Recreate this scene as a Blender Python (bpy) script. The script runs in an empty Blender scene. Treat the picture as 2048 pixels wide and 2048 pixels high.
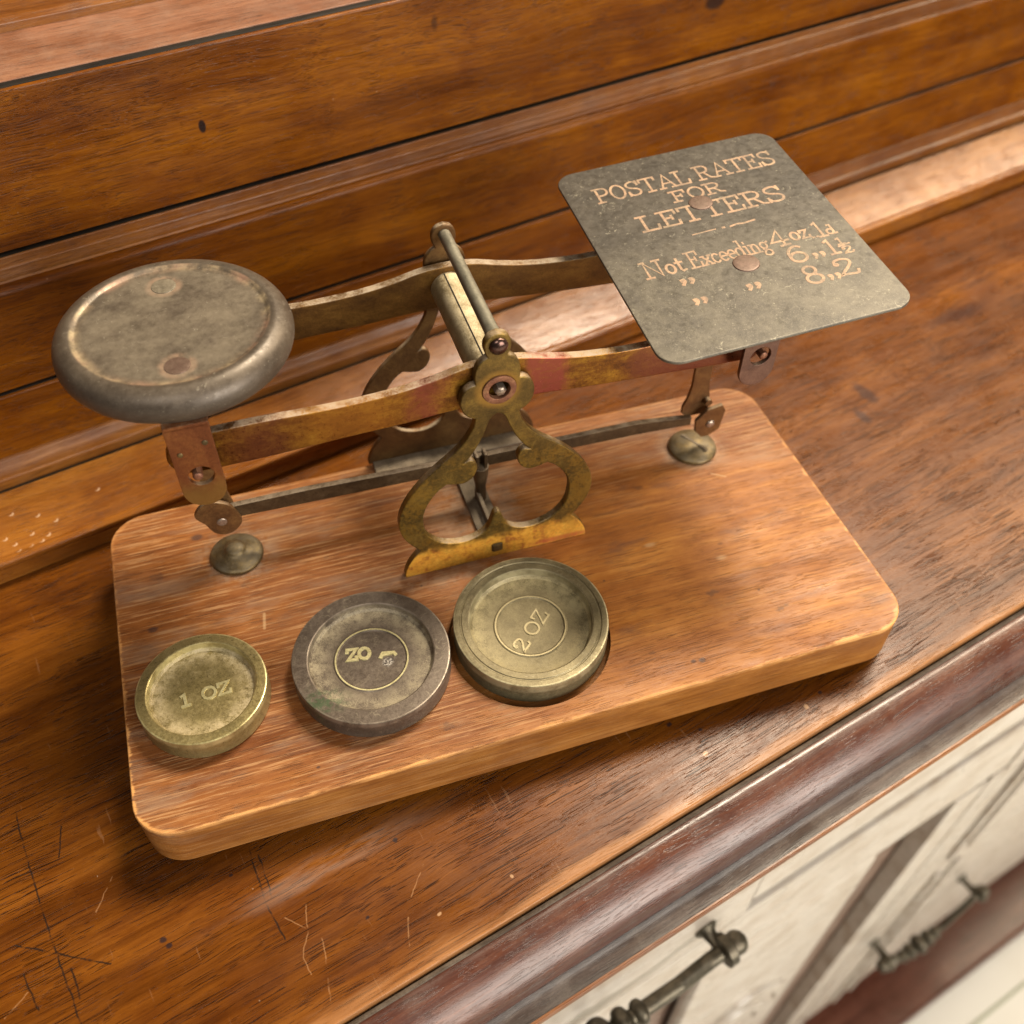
import bpy, bmesh, math, random
from mathutils import Vector, Matrix, Euler
random.seed(7)
S = 0.01                                   # all dimensions below are centimetres
scene = bpy.context.scene
COL = scene.collection
# ---------------------------------------------------------------- camera
cam_d = bpy.data.cameras.new('camera')
cam = bpy.data.objects.new('camera', cam_d); COL.objects.link(cam)
cam.location = Vector((-4.7034, -14.7164, 19.5834)) * S
cam.rotation_euler = (0.7258, -0.0127, -0.3171)
cam_d.sensor_width = 36.0
cam_d.lens = 36.0 * 2018.56 / 2048.0
cam_d.clip_start = 0.01; cam_d.clip_end = 20.0
cam_d.dof.use_dof = True
cam_d.dof.focus_distance = 0.218
cam_d.dof.aperture_fstop = 15.0
scene.camera = cam
# desk frame: u runs along the desk, v away from the viewer
TH = 0.2288
U = Vector((math.cos(TH), math.sin(TH), 0)); V = Vector((-math.sin(TH), math.cos(TH), 0)); ZZ = Vector((0, 0, 1))
def uvz(u, v, z): return (U * u + V * v + ZZ * z) * S
# ---------------------------------------------------------------- world and lamps
w = bpy.data.worlds.new('World'); scene.world = w; w.use_nodes = True
bg = w.node_tree.nodes['Background']; bg.inputs[0].default_value = (1.0, 0.93, 0.84, 1); bg.inputs[1].default_value = 0.032
def lamp(name, at, target, sx, sy, watts, colour):
    l = bpy.data.lights.new(name, 'AREA'); l.shape = 'RECTANGLE'; l.size = sx; l.size_y = sy; l.energy = watts; l.color = colour
    o = bpy.data.objects.new(name, l); COL.objects.link(o); o.location = at
    d = (Vector(target) - Vector(at)).normalized(); o.rotation_euler = d.to_track_quat('-Z', 'Y').to_euler(); return o
P0 = uvz(6, 4, 0)
lamp('ceiling_and_fill_lamp', P0 + (U * .45 + V * .19 + ZZ * .87) * 1.9, P0, 0.42, 0.52, 48, (1.0, 0.875, 0.68))
lamp('ceiling_and_fill_lamp', P0 + (U * .76 + V * .06 + ZZ * .66) * 2.0, P0, 0.5, 0.9, 26, (1.0, 0.82, 0.58))
lamp('ceiling_and_fill_lamp', P0 + (U * -.50 + V * -.55 + ZZ * .9) * 1.9, P0, 0.8, 0.8, 13, (1.0, 0.94, 0.86))  # this lamp is added fill without a seen source, lifting shade front left
lamp('front_fill_lamp', uvz(45, -150, 40), uvz(15, -10, -40), 1.0, 1.0, 31, (1.0, 0.94, 0.84))  # added fill, no window known; brightens the drawer fronts
scene.view_settings.view_transform = 'Standard'; scene.view_settings.look = 'None'
scene.view_settings.exposure = 0.28; scene.view_settings.gamma = 1.0; scene.view_settings.use_curve_mapping = False
scene.cycles.max_bounces = 8

# ================================================================ shader helpers
class G:
    def __init__(s, name):
        s.m = bpy.data.materials.new(name); s.m.use_nodes = True; s.t = s.m.node_tree
        s.b = s.t.nodes['Principled BSDF']
        tc = s.n('ShaderNodeTexCoord')
        s.p = s.vm('SCALE', tc.outputs['Object'], scale=100.0)       # position in centimetres
        s.geo = s.n('ShaderNodeNewGeometry')
    def n(s, t, **k):
        x = s.t.nodes.new(t)
        for a, v in k.items(): setattr(x, a, v)
        return x
    def put(s, sock, v):
        if isinstance(v, bpy.types.NodeSocket): s.t.links.new(v, sock)
        elif v is not None:
            if sock.type == 'RGBA' and len(v) == 3: v = (*v, 1)
            sock.default_value = v
    def vm(s, op, a, b=None, scale=None, out=0):
        x = s.n('ShaderNodeVectorMath', operation=op); s.put(x.inputs[0], a)
        if b is not None: s.put(x.inputs[1], b)
        if scale is not None: s.put(x.inputs['Scale'], scale)
        return x.outputs[out]
    def ma(s, op, a, b=None, c=None, clamp=False):
        x = s.n('ShaderNodeMath', operation=op, use_clamp=clamp); s.put(x.inputs[0], a)
        if b is not None: s.put(x.inputs[1], b)
        if c is not None: s.put(x.inputs[2], c)
        return x.outputs[0]
    def scl(s, v, k): return s.vm('MULTIPLY', v, k)
    def off(s, v, k): return s.vm('ADD', v, k)
    def noise(s, vec, scale=1.0, detail=4.0, rough=0.55, dist=0.0, col=False):
        x = s.n('ShaderNodeTexNoise'); s.put(x.inputs['Vector'], vec); x.inputs['Scale'].default_value = scale
        x.inputs['Detail'].default_value = detail; x.inputs['Roughness'].default_value = rough; x.inputs['Distortion'].default_value = dist
        return x.outputs['Color' if col else 'Fac']
    def ramp(s, f, stops):
        x = s.n('ShaderNodeValToRGB'); s.put(x.inputs[0], f); e = x.color_ramp.elements
        while len(e) < len(stops): e.new(0.5)
        for el, (p, c) in zip(e, stops):
            el.position = p; el.color = (*c, 1) if len(c) == 3 else c
        return x.outputs[0]
    def rng(s, f, a, b, c=0.0, d=1.0, smooth=True):
        x = s.n('ShaderNodeMapRange', interpolation_type='SMOOTHSTEP' if smooth else 'LINEAR')
        for i, v in enumerate((f, a, b, c, d)): s.put(x.inputs[i], v)
        return x.outputs[0]
    def mix(s, f, a, b, blend='MIX'):
        x = s.n('ShaderNodeMix', data_type='RGBA', blend_type=blend); s.put(x.inputs[0], f); s.put(x.inputs[6], a); s.put(x.inputs[7], b)
        return x.outputs[2]
    def sep(s, v):
        x = s.n('ShaderNodeSeparateXYZ'); s.put(x.inputs[0], v); return x.outputs
    def com(s, a, b, c):
        x = s.n('ShaderNodeCombineXYZ'); s.put(x.inputs[0], a); s.put(x.inputs[1], b); s.put(x.inputs[2], c); return x.outputs[0]
    def bump(s, h, strength, dist=0.01, prev=None):
        x = s.n('ShaderNodeBump'); x.inputs['Strength'].default_value = strength; x.inputs['Distance'].default_value = dist * S
        s.put(x.inputs['Height'], h)
        if prev is not None: s.put(x.inputs['Normal'], prev)
        return x.outputs[0]
    def seg(s, p, a, b, wd):
        a = Vector(a); b = Vector(b); ba = b - a
        pa = s.vm('SUBTRACT', p, tuple(a))
        dt = s.vm('DOT_PRODUCT', pa, tuple(ba / max(ba.length_squared, 1e-9)), out=1)
        h = s.ma('MAXIMUM', s.ma('MINIMUM', dt, 1.0), 0.0)
        q = s.vm('SCALE', tuple(ba), scale=h)
        d = s.vm('LENGTH', s.vm('SUBTRACT', pa, q), out=1)
        return s.rng(d, wd * 0.3, wd, 1.0, 0.0)
    def spot(s, p, c, r, soft=0.5):
        q = s.vm('DIVIDE', s.vm('SUBTRACT', p, tuple(c)), tuple(r))
        return s.rng(s.vm('LENGTH', q, out=1), 1.0 - soft, 1.0, 1.0, 0.0)
    def orr(s, masks):
        o = masks[0]
        for m in masks[1:]: o = s.ma('MAXIMUM', o, m)
        return o
    def up(s): return s.sep(s.geo.outputs['Normal'])[2]
    def done(s, color, rough, normal=None, metallic=0.0, coat=0.0, coat_rough=0.1, spec=0.5):
        b = s.b
        s.put(b.inputs['Base Color'], color); s.put(b.inputs['Roughness'], rough); s.put(b.inputs['Metallic'], metallic)
        s.put(b.inputs['Specular IOR Level'], spec); s.put(b.inputs['Coat Weight'], coat); s.put(b.inputs['Coat Roughness'], coat_rough)
        if normal is not None: s.put(b.inputs['Normal'], normal)
        return s.m

def wood(name, dark, mid, light, pore=0.6, pore_len=1.0, gloss=0.32, coat=0.0, seed=0.0, contrast=1.0, extra=None, bands=0.5, dust=0.0, spec=.2, specks=.5, fibre=1.0):
    """grain runs along X: slow colour figure, crisp fibre lines, and short open pores cut from a stretched cell pattern"""
    g = G(name)
    p = g.off(g.p, (seed * 13.1, seed * 7.7, seed * 3.3))
    warp = g.vm('SUBTRACT', g.noise(g.scl(p, (.12, .35, .35)), 1.0, 3, .5, col=True), (.5, .5, .5))
    wob = g.vm('SUBTRACT', g.noise(g.scl(p, (.9, 1.6, 1.6)), 1.0, 2, .5, col=True), (.5, .5, .5))
    pw = g.vm('ADD', g.vm('ADD', p, g.scl(warp, (0, 1.3 * bands, 1.3 * bands))), g.scl(wob, (0, .10, .10)))
    a = g.noise(g.scl(pw, (.07, .75, .75)), 1.0, 4, .55, .3)
    b = g.noise(g.scl(pw, (.24, 6.5, 6.5)), 1.0, 4, .6)
    c = g.noise(g.scl(pw, (.75, 30, 30)), 1.0, 3, .7)
    c2 = g.noise(g.scl(pw, (2.2, 58, 58)), 1.0, 2, .6)
    d = g.noise(g.scl(p, (.55, .8, .8)), 1.0, 5, .62)
    fine = g.ma('ADD', g.ma('MULTIPLY', c, .55), g.ma('MULTIPLY', c2, .45))
    f = g.ma('ADD', g.ma('ADD', g.ma('MULTIPLY', a, .40), g.ma('MULTIPLY', b, .26)), g.ma('MULTIPLY', fine, .34))
    k = .135 / contrast
    col = g.ramp(f, [(.5 - k, dark), (.5, mid), (.5 + k, light)])
    col = g.mix(g.rng(d, .40, .70), col, g.mix(1.0, col, (.74, .66, .58), 'MULTIPLY'))
    col = g.mix(g.ma('MULTIPLY', g.rng(c2, .56, .70), .35 * fibre), col, g.mix(1.0, col, (.45, .40, .36), 'MULTIPLY'))
    # open pores
    dens = g.noise(g.scl(pw, (.16, 1.1, 1.1)), 1.0, 3, .6)
    masks = []
    for (sx, sy, r, ox) in ((1.0 / pore_len, 34, .24, 0), (.45 / pore_len, 21, .17, 7.3), (.8 / pore_len, 48, .22, 3.9)):
        v = g.n('ShaderNodeTexVoronoi'); v.inputs['Scale'].default_value = 1.0
        g.put(v.inputs['Vector'], g.off(g.scl(pw, (sx, sy, sy)), (ox, ox * 2, ox * 3)))
        on = g.rng(g.ma('ADD', g.sep(v.outputs['Color'])[0], g.ma('MULTIPLY', g.ma('SUBTRACT', dens, .5), 1.6)), .42, .60)
        masks.append(g.ma('MULTIPLY', g.rng(v.outputs['Distance'], r + .10, r), on))
    pr = g.orr(masks)
    col = g.mix(g.ma('MULTIPLY', pr, pore), col, tuple(x * .22 for x in dark))
    rough = g.rng(g.noise(g.scl(p, (.5, 1.6, 1.6)), 1.0, 5, .65), .3, .7, gloss * .75, gloss * 1.4, False)
    h = g.ma('SUBTRACT', g.ma('ADD', g.ma('MULTIPLY', fine, .6), g.ma('MULTIPLY', b, .3)), g.ma('MULTIPLY', pr, .8 * pore))
    nrm = g.bump(h, .45, .02)
    if specks:
        vo = g.n('ShaderNodeTexVoronoi'); g.put(vo.inputs['Vector'], g.vm('ADD', g.p, g.scl(g.noise(g.p, 6.0, 2, .5, col=True), (.12, .12, .12)))); vo.inputs['Scale'].default_value = 1.5
        fl = g.ma('MULTIPLY', g.rng(vo.outputs['Distance'], .034, .020), g.ma('GREATER_THAN', g.sep(vo.outputs['Color'])[0], .72))
        col = g.mix(g.ma('MULTIPLY', fl, .65 * specks), col, (.46, .35, .25))
        v2 = g.n('ShaderNodeTexVoronoi'); g.put(v2.inputs['Vector'], g.vm('ADD', g.scl(g.p, (.6, 1, 1)), (31.0, 17.0, 5.0))); v2.inputs['Scale'].default_value = .9
        f2 = g.ma('MULTIPLY', g.rng(v2.outputs['Distance'], .06, .035), g.ma('GREATER_THAN', g.sep(v2.outputs['Color'])[0], .6))
        col = g.mix(g.ma('MULTIPLY', f2, .7 * specks), col, tuple(x * .15 for x in dark))
    if dust:
        dm = g.ma('MULTIPLY', g.rng(g.ma('ADD', g.ma('MULTIPLY', g.noise(p, 1.1, 5, .7), .7), g.ma('MULTIPLY', g.noise(p, 26, 2, .6), .3)), .42, .68), dust)
        col = g.mix(dm, col, (.32, .27, .22)); rough = g.ma('ADD', rough, g.ma('MULTIPLY', dm, .35))
    if extra: col, rough = extra(g, p if seed == 0 else g.p, col, rough)
    return g.done(col, rough, nrm, 0.0, coat, gloss * .5, spec)

def metal(name, stops, scale=1.2, metallic=.75, rough=.42, dust=(.42, .36, .27), dust_amt=.5, fleck=.3, bump=.15, extra=None, brush=None, seed=0, spec=.5):
    g = G(name); p = g.off(g.p, (seed * 5.3, seed * 2.9, seed * 8.1))
    q = g.scl(p, brush) if brush else p
    a = g.noise(q, scale, 6, .66, .3); fine = g.noise(p, scale * 9, 4, .7); sp = g.noise(p, 38, 2, .6)
    f = g.ma('ADD', g.ma('MULTIPLY', a, .7), g.ma('MULTIPLY', fine, .3))
    col = g.ramp(f, stops)
    col = g.mix(g.ma('MULTIPLY', g.rng(g.noise(p, 14, 3, .6), .52, .7), fleck), col, g.mix(1.0, col, (.35, .3, .25), 'MULTIPLY'))
    col = g.mix(g.rng(g.ma('ADD', g.ma('MULTIPLY', sp, .6), g.ma('MULTIPLY', g.noise(p, 70, 2, .6), .4)), .38, .62, 0, .55, False), g.mix(1.0, col, (1.12, 1.12, 1.12), 'MULTIPLY'), g.mix(1.0, col, (.55, .52, .48), 'MULTIPLY'))
    upm = g.rng(g.up(), .45, .9)
    dm = g.ma('MULTIPLY', g.ma('MULTIPLY', upm, g.rng(g.ma('ADD', g.ma('MULTIPLY', g.noise(p, 2.2, 5, .65), .6), g.ma('MULTIPLY', sp, .4)), .36, .62)), dust_amt)
    met = g.ma('MULTIPLY', g.ma('SUBTRACT', 1.0, dm), metallic)
    r = g.rng(fine, .3, .7, rough * .75, rough * 1.3, False)
    if extra: col, met, r = extra(g, g.p, col, met, r)
    col = g.mix(dm, col, dust); r = g.ma('ADD', r, g.ma('MULTIPLY', dm, .4))
    h = g.ma('ADD', g.ma('MULTIPLY', fine, .6), g.ma('MULTIPLY', sp, .25))
    return g.done(col, r, g.bump(h, bump, .02), met, 0.0, .1, spec)

# ================================================================ mesh helpers
def link(name, me, mats, parent=None, origin=(0, 0, 0), rotz=0.0, sharp=35):
    o = bpy.data.objects.new(name, me); COL.objects.link(o)
    for m in (mats if isinstance(mats, (list, tuple)) else [mats]): me.materials.append(m)
    for p in me.polygons: p.use_smooth = True
    me.set_sharp_from_angle(angle=math.radians(sharp))
    if parent is not None: o.parent = parent
    md = o.modifiers.new('weighted', 'WEIGHTED_NORMAL'); md.keep_sharp = True; md.weight = 100
    return o
def from_bm(bm, name='m'):
    me = bpy.data.meshes.new(name); bmesh.ops.recalc_face_normals(bm, faces=bm.faces[:]); bm.to_mesh(me); bm.free(); return me
def scale_mesh(me, M=None):
    T = Matrix.Scale(S, 4)
    if M is not None: T = T @ M
    me.transform(T); return me
def thing(name, label, cat, loc=(0, 0, 0), rotz=0.0, group=None):
    o = bpy.data.objects.new(name, None); COL.objects.link(o); o.empty_display_size = .02
    o.location = Vector(loc) * S; o.rotation_euler = (0, 0, rotz); o['label'] = label; o['category'] = cat
    if group: o['group'] = group
    return o
def catmull(pts, n=5, closed=False):
    """smooth a list of points; a point given with a third value 1 stays a corner"""
    P = [Vector((q[0], q[1])) for q in pts]; K = [len(q) > 2 and q[2] for q in pts]; N = len(P); out = []
    for i in range(N if closed else N - 1):
        p1, p2 = P[i], P[(i + 1) % N]
        p0 = P[(i - 1) % N] if (closed or i > 0) and not K[i] else p1 * 2 - p2
        p3 = P[(i + 2) % N] if (closed or i + 2 < N) and not K[(i + 1) % N] else p2 * 2 - p1
        for k in range(n):
            t = k / n
            out.append(.5 * ((2 * p1) + (p2 - p0) * t + (2 * p0 - 5 * p1 + 4 * p2 - p3) * t * t + (3 * p1 - p0 - 3 * p2 + p3) * t ** 3))
    if not closed: out.append(P[-1])
    return [(q.x, q.y) for q in out]
def circle(cx, cy, r, n=32, ry=None):
    return [(cx + r * math.cos(2 * math.pi * i / n), cy + (ry or r) * math.sin(2 * math.pi * i / n)) for i in range(n)]
def rrect(x0, y0, x1, y1, r, n=8):
    o = []
    for cx, cy, a in ((x1 - r, y1 - r, 0), (x0 + r, y1 - r, 90), (x0 + r, y0 + r, 180), (x1 - r, y0 + r, 270)):
        o += [(cx + r * math.cos(math.radians(a + 90 * i / n)), cy + r * math.sin(math.radians(a + 90 * i / n))) for i in range(n + 1)]
    return o
def evaluated(o):
    dg = bpy.context.evaluated_depsgraph_get(); dg.update()
    me = bpy.data.meshes.new_from_object(o.evaluated_get(dg)); return me
def plate_mesh(loops, t, bev=.02, res=2):
    """flat plate in XY, loops = outline and holes, thickness t centred on z = 0 (cm)"""
    cu = bpy.data.curves.new('c', 'CURVE'); cu.dimensions = '2D'; cu.fill_mode = 'BOTH'
    for lp in loops:
        sp = cu.splines.new('POLY'); sp.points.add(len(lp) - 1); sp.use_cyclic_u = True
        for q, (x, y) in zip(sp.points, lp): q.co = (x, y, 0, 1)
    cu.extrude = t / 2 - bev; cu.bevel_depth = bev; cu.bevel_resolution = res; cu.offset = -bev
    o = bpy.data.objects.new('c', cu); COL.objects.link(o)
    me = evaluated(o); bpy.data.objects.remove(o); bpy.data.curves.remove(cu)
    me.materials.clear()
    bm = bmesh.new(); bm.from_mesh(me); bmesh.ops.remove_doubles(bm, verts=bm.verts[:], dist=1e-4); bmesh.ops.recalc_face_normals(bm, faces=bm.faces[:]); bm.to_mesh(me); bm.free()
    return me
UPRIGHT = Matrix(((1, 0, 0, 0), (0, 0, 1, 0), (0, 1, 0, 0), (0, 0, 0, 1)))    # plate XY -> world XZ
def upright(me, y):
    me.transform(Matrix.Translation((0, y, 0)) @ Matrix(((1, 0, 0, 0), (0, 0, -1, 0), (0, 1, 0, 0), (0, 0, 0, 1)))); return me
def lathe(profile, n=72, seam=None):
    bm = bmesh.new(); rings = []
    for r, z in profile:
        if r < 1e-6: rings.append([bm.verts.new((0, 0, z))])
        else: rings.append([bm.verts.new((r * math.cos(2 * math.pi * i / n), r * math.sin(2 * math.pi * i / n), z)) for i in range(n)])
    for a, b in zip(rings, rings[1:]):
        for i in range(n):
            j = (i + 1) % n
            if len(a) == 1 and len(b) == 1: continue
            if len(a) == 1: bm.faces.new((a[0], b[j], b[i]))
            elif len(b) == 1: bm.faces.new((a[i], a[j], b[0]))
            else: bm.faces.new((a[i], a[j], b[j], b[i]))
    return from_bm(bm)
def tube_mesh(path, rad, n=16):
    path = [Vector(q) for q in path]; bm = bmesh.new(); rings = []
    for i, q in enumerate(path):
        d = (path[min(i + 1, len(path) - 1)] - path[max(i - 1, 0)]).normalized()
        a = d.orthogonal().normalized() if abs(d.z) > .95 else d.cross(ZZ).normalized(); b = d.cross(a)
        r = rad[i] if isinstance(rad, (list, tuple)) else rad
        rings.append([bm.verts.new(q + (a * math.cos(2 * math.pi * k / n) + b * math.sin(2 * math.pi * k / n)) * r) for k in range(n)])
    for x, y in zip(rings, rings[1:]):
        for k in range(n): bm.faces.new((x[k], x[(k + 1) % n], y[(k + 1) % n], y[k]))
    bm.faces.new(rings[0]); bm.faces.new(rings[-1][::-1])
    return from_bm(bm)
def box_bm(bm, x0, x1, y0, y1, z0, z1, M=None):
    vs = [bm.verts.new((x, y, z)) for x in (x0, x1) for y in (y0, y1) for z in (z0, z1)]
    for f in ((0, 1, 3, 2), (4, 6, 7, 5), (0, 4, 5, 1), (2, 3, 7, 6), (0, 2, 6, 4), (1, 5, 7, 3)): bm.faces.new([vs[i] for i in f])
    if M is not None: bmesh.ops.transform(bm, matrix=M, verts=vs)
def box_mesh(*a, bev=0.0, seg=2):
    bm = bmesh.new(); box_bm(bm, *a)
    if bev: bmesh.ops.bevel(bm, geom=bm.edges[:], offset=bev, segments=seg, affect='EDGES', profile=.5)
    return from_bm(bm)
def join_meshes(ms):
    bm = bmesh.new()
    for m in ms: bm.from_mesh(m)
    me = bpy.data.meshes.new('j'); bm.to_mesh(me); bm.free(); return me
def prism(profile, u0, u1, rnd=None):
    """profile in (v, z), extruded along u; optional third value rounds that corner"""
    pts = []
    N = len(profile)
    for i, q in enumerate(profile):
        r = q[2] if len(q) > 2 else 0
        p = Vector(q[:2])
        if r:
            a = Vector(profile[i - 1][:2]) - p; b = Vector(profile[(i + 1) % N][:2]) - p
            ra = min(r, a.length * .49); rb = min(r, b.length * .49)
            A = p + a.normalized() * ra; B = p + b.normalized() * rb
            for k in range(6):
                t = k / 5; pts.append(A * (1 - t) ** 2 + p * 2 * t * (1 - t) + B * t * t)
        else: pts.append(p)
    bm = bmesh.new(); steps = 40; rings = []
    for s in range(steps + 1):
        u = u0 + (u1 - u0) * s / steps; rings.append([bm.verts.new((u, q.x, q.y)) for q in pts])
    n = len(pts)
    for a, b in zip(rings, rings[1:]):
        for i in range(n): bm.faces.new((a[i], a[(i + 1) % n], b[(i + 1) % n], b[i]))
    bm.faces.new(rings[0]); bm.faces.new(rings[-1])
    return from_bm(bm)

# ---- a small slab-serif stroke alphabet: (advance, [polylines]); polylines starting with 'c' are smoothed
def arc(cx, cy, rx, ry, a0, a1, n=14): return [(cx + rx * math.cos(math.radians(a0 + (a1 - a0) * i / n)), cy + ry * math.sin(math.radians(a0 + (a1 - a0) * i / n))) for i in range(n + 1)]
GLY = {
 'P': (.72, [[(.14, 0), (.14, 1)], [(0, 0), (.32, 0)], [(0, 1), (.16, 1)], [(.14, 1), (.36, 1)] + arc(.36, .74, .26, .26, 90, -90) + [(.14, .48)]]),
 'O': (.78, [arc(.36, .5, .31, .5, 0, 360, 28)]),
 'S': (.70, [['c', (.57, .80), (.48, .97), (.30, 1.0), (.12, .92), (.07, .75), (.16, .60), (.32, .51), (.50, .42), (.59, .26), (.52, .07), (.32, 0), (.14, .04), (.06, .22)], [(.58, .74), (.58, 1)], [(.05, 0), (.05, .27)]]),
 'T': (.80, [[(.37, 0), (.37, 1)], [(.02, .8), (.02, 1), (.72, 1), (.72, .8)], [(.2, 0), (.54, 0)]]),
 'A': (.82, [[(.08, 0), (.38, 1), (.70, 0)], [(.19, .34), (.59, .34)], [(-.04, 0), (.22, 0)], [(.54, 0), (.82, 0)]]),
 'L': (.74, [[(.16, 0), (.16, 1)], [(0, 1), (.34, 1)], [(0, 0), (.60, 0), (.63, .27)]]),
 'R': (.80, [[(.14, 0), (.14, 1)], [(0, 0), (.32, 0)], [(0, 1), (.16, 1)], [(.14, 1), (.36, 1)] + arc(.36, .75, .25, .25, 90, -90) + [(.14, .5)], [(.36, .5), (.58, .06), (.74, 0)]]),
 'E': (.74, [[(.16, 0), (.16, 1)], [(0, 1), (.60, 1), (.61, .77)], [(0, 0), (.62, 0), (.64, .25)], [(.16, .52), (.44, .52)], [(.44, .41), (.44, .64)]]),
 'F': (.72, [[(.16, 0), (.16, 1)], [(0, 1), (.60, 1), (.61, .77)], [(0, 0), (.34, 0)], [(.16, .50), (.44, .50)], [(.44, .39), (.44, .62)]]),
 'N': (.90, [[(.14, 0), (.14, 1), (.70, 0), (.70, 1)], [(0, 0), (.3, 0)], [(0, 1), (.18, 1)], [(.55, 1), (.85, 1)]]),
 'o': (.48, [arc(.22, .28, .18, .28, 0, 360, 20)]),
 't': (.36, [[(.14, .8), (.14, .1), (.2, 0), (.32, .06)], [(.02, .56), (.3, .56)]]),
 'x': (.50, [[(.04, .55), (.42, 0)], [(.42, .55), (.04, 0)], [(-.03, 0), (.14, 0)], [(.32, 0), (.48, 0)], [(-.03, .55), (.12, .55)], [(.33, .55), (.48, .55)]]),
 'c': (.44, [arc(.22, .28, .18, .28, 45, 315, 18)]),
 'e': (.45, [[(.05, .3), (.39, .3)] + arc(.22, .28, .18, .28, 5, 310, 18)]),
 'd': (.52, [arc(.2, .28, .17, .28, 0, 360, 18), [(.38, 1), (.38, 0), (.5, 0)], [(.26, 1), (.38, 1)]]),
 'i': (.28, [[(.12, .55), (.12, 0)], [(.02, .55), (.12, .55)], [(0, 0), (.24, 0)], [(.12, .74), (.12, .82)]]),
 'n': (.56, [[(.1, .55), (.1, 0)], ['c', (.1, .38), (.2, .54), (.34, .52), (.4, .36), (.4, 0)], [(0, .55), (.1, .55)], [(0, 0), (.2, 0)], [(.31, 0), (.5, 0)]]),
 'g': (.52, [arc(.2, .36, .16, .2, 0, 360, 16), [(.36, .5), (.48, .56)], ['c', (.1, .17), (.1, .08), (.3, .04), (.42, -.08), (.38, -.24), (.2, -.29), (.05, -.22), (.06, -.08), (.16, .02)]]),
 'z': (.46, [[(.05, .42), (.05, .55), (.38, .55), (.04, 0), (.4, 0), (.4, .14)]]),
 'Z': (.70, [[(.06, .76), (.06, 1), (.56, 1), (.04, 0), (.58, 0), (.60, .26)]]),
 '1': (.42, [[(.2, 0), (.2, 1), (.06, .9)], [(.02, 0), (.38, 0)]]),
 '2': (.66, [['c', (.07, .70), (.10, .92), (.30, 1.0), (.50, .90), (.52, .70), (.40, .48), (.18, .22), (.06, .04, 1), (.16, .06), (.36, .02), (.54, .02), (.60, .18)], arc(.1, .72, .05, .05, 0, 360, 8)]),
 '4': (.70, [[(.44, 0), (.44, 1), (.04, .3), (.62, .3)], [(.28, 0), (.6, 0)]]),
 '6': (.70, [arc(.32, .3, .26, .3, 0, 360, 22), ['c', (.06, .34), (.08, .64), (.22, .9), (.42, 1.0), (.54, .9)]]),
 '8': (.70, [arc(.32, .26, .26, .26, 0, 360, 22), arc(.32, .76, .2, .24, 0, 360, 20)]),
 ',': (.22, [['c', (.06, .12), (.12, .12), (.13, .02), (.06, -.12)], [(.07, .06), (.12, .06)]]),
 '.': (.22, [[(.06, .03), (.12, .03)]]),
 ' ': (.30, []),
}
def ribbons(bm, polys, wd, z0, z1):
    jit = 0.0
    for pl in polys:
        if pl and pl[0] == 'c': pl = catmull(pl[1:], 4)
        P = [Vector(q[:2]) for q in pl]
        closed = (P[0] - P[-1]).length < 1e-5
        if closed: P = P[:-1]
        n = len(P); Lft = []; Rgt = []
        for i in range(n):
            a = P[(i - 1) % n] if closed or i else P[i]; b = P[(i + 1) % n] if closed or i < n - 1 else P[i]
            d1 = (P[i] - a); d2 = (b - P[i])
            if d1.length < 1e-9: d1 = d2
            if d2.length < 1e-9: d2 = d1
            d1.normalize(); d2.normalize(); t = d1 + d2
            if t.length < .2: t = d2.copy()
            t.normalize(); nn = Vector((-t.y, t.x)); k = 1 / max(.55, nn.dot(Vector((-d2.y, d2.x))))
            e = Vector((0, 0))
            if not closed and i == 0: e = -d2 * wd * .45
            if not closed and i == n - 1: e = d1 * wd * .45
            Lft.append(P[i] + nn * wd / 2 * k + e); Rgt.append(P[i] - nn * wd / 2 * k + e)
        jit += .0006
        top = [[bm.verts.new((q.x, q.y, z1 + jit)) for q in L] for L in (Lft, Rgt)]
        bot = [[bm.verts.new((q.x + (q - m).x * .25, q.y + (q - m).y * .25, z0)) for q, m in zip(L, P)] for L in (Lft, Rgt)]
        for i in range(n if closed else n - 1):
            j = (i + 1) % n
            bm.faces.new((top[0][i], top[1][i], top[1][j], top[0][j]))
            bm.faces.new((top[0][j], bot[0][j], bot[0][i], top[0][i])); bm.faces.new((top[1][i], bot[1][i], bot[1][j], top[1][j]))
        if not closed:
            bm.faces.new((top[0][0], bot[0][0], bot[1][0], top[1][0])); bm.faces.new((top[1][-1], bot[1][-1], bot[0][-1], top[0][-1]))
def text(bm, s, x0, y0, x1, h, wd, z0, z1, hw=None):
    """lay the string between x0 and x1 on baseline y0 with cap height h"""
    adv = sum(GLY[c][0] for c in s); k = (x1 - x0) / adv; x = x0
    for c in s:
        a, pl = GLY[c]
        out = []
        for q in pl:
            pre = ['c'] if q and q[0] == 'c' else []
            out.append(pre + [(x + v[0] * k, y0 + v[1] * h) + tuple(v[2:]) for v in q[len(pre):]])
        ribbons(bm, out, wd, z0, z1); x += a * k

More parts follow.
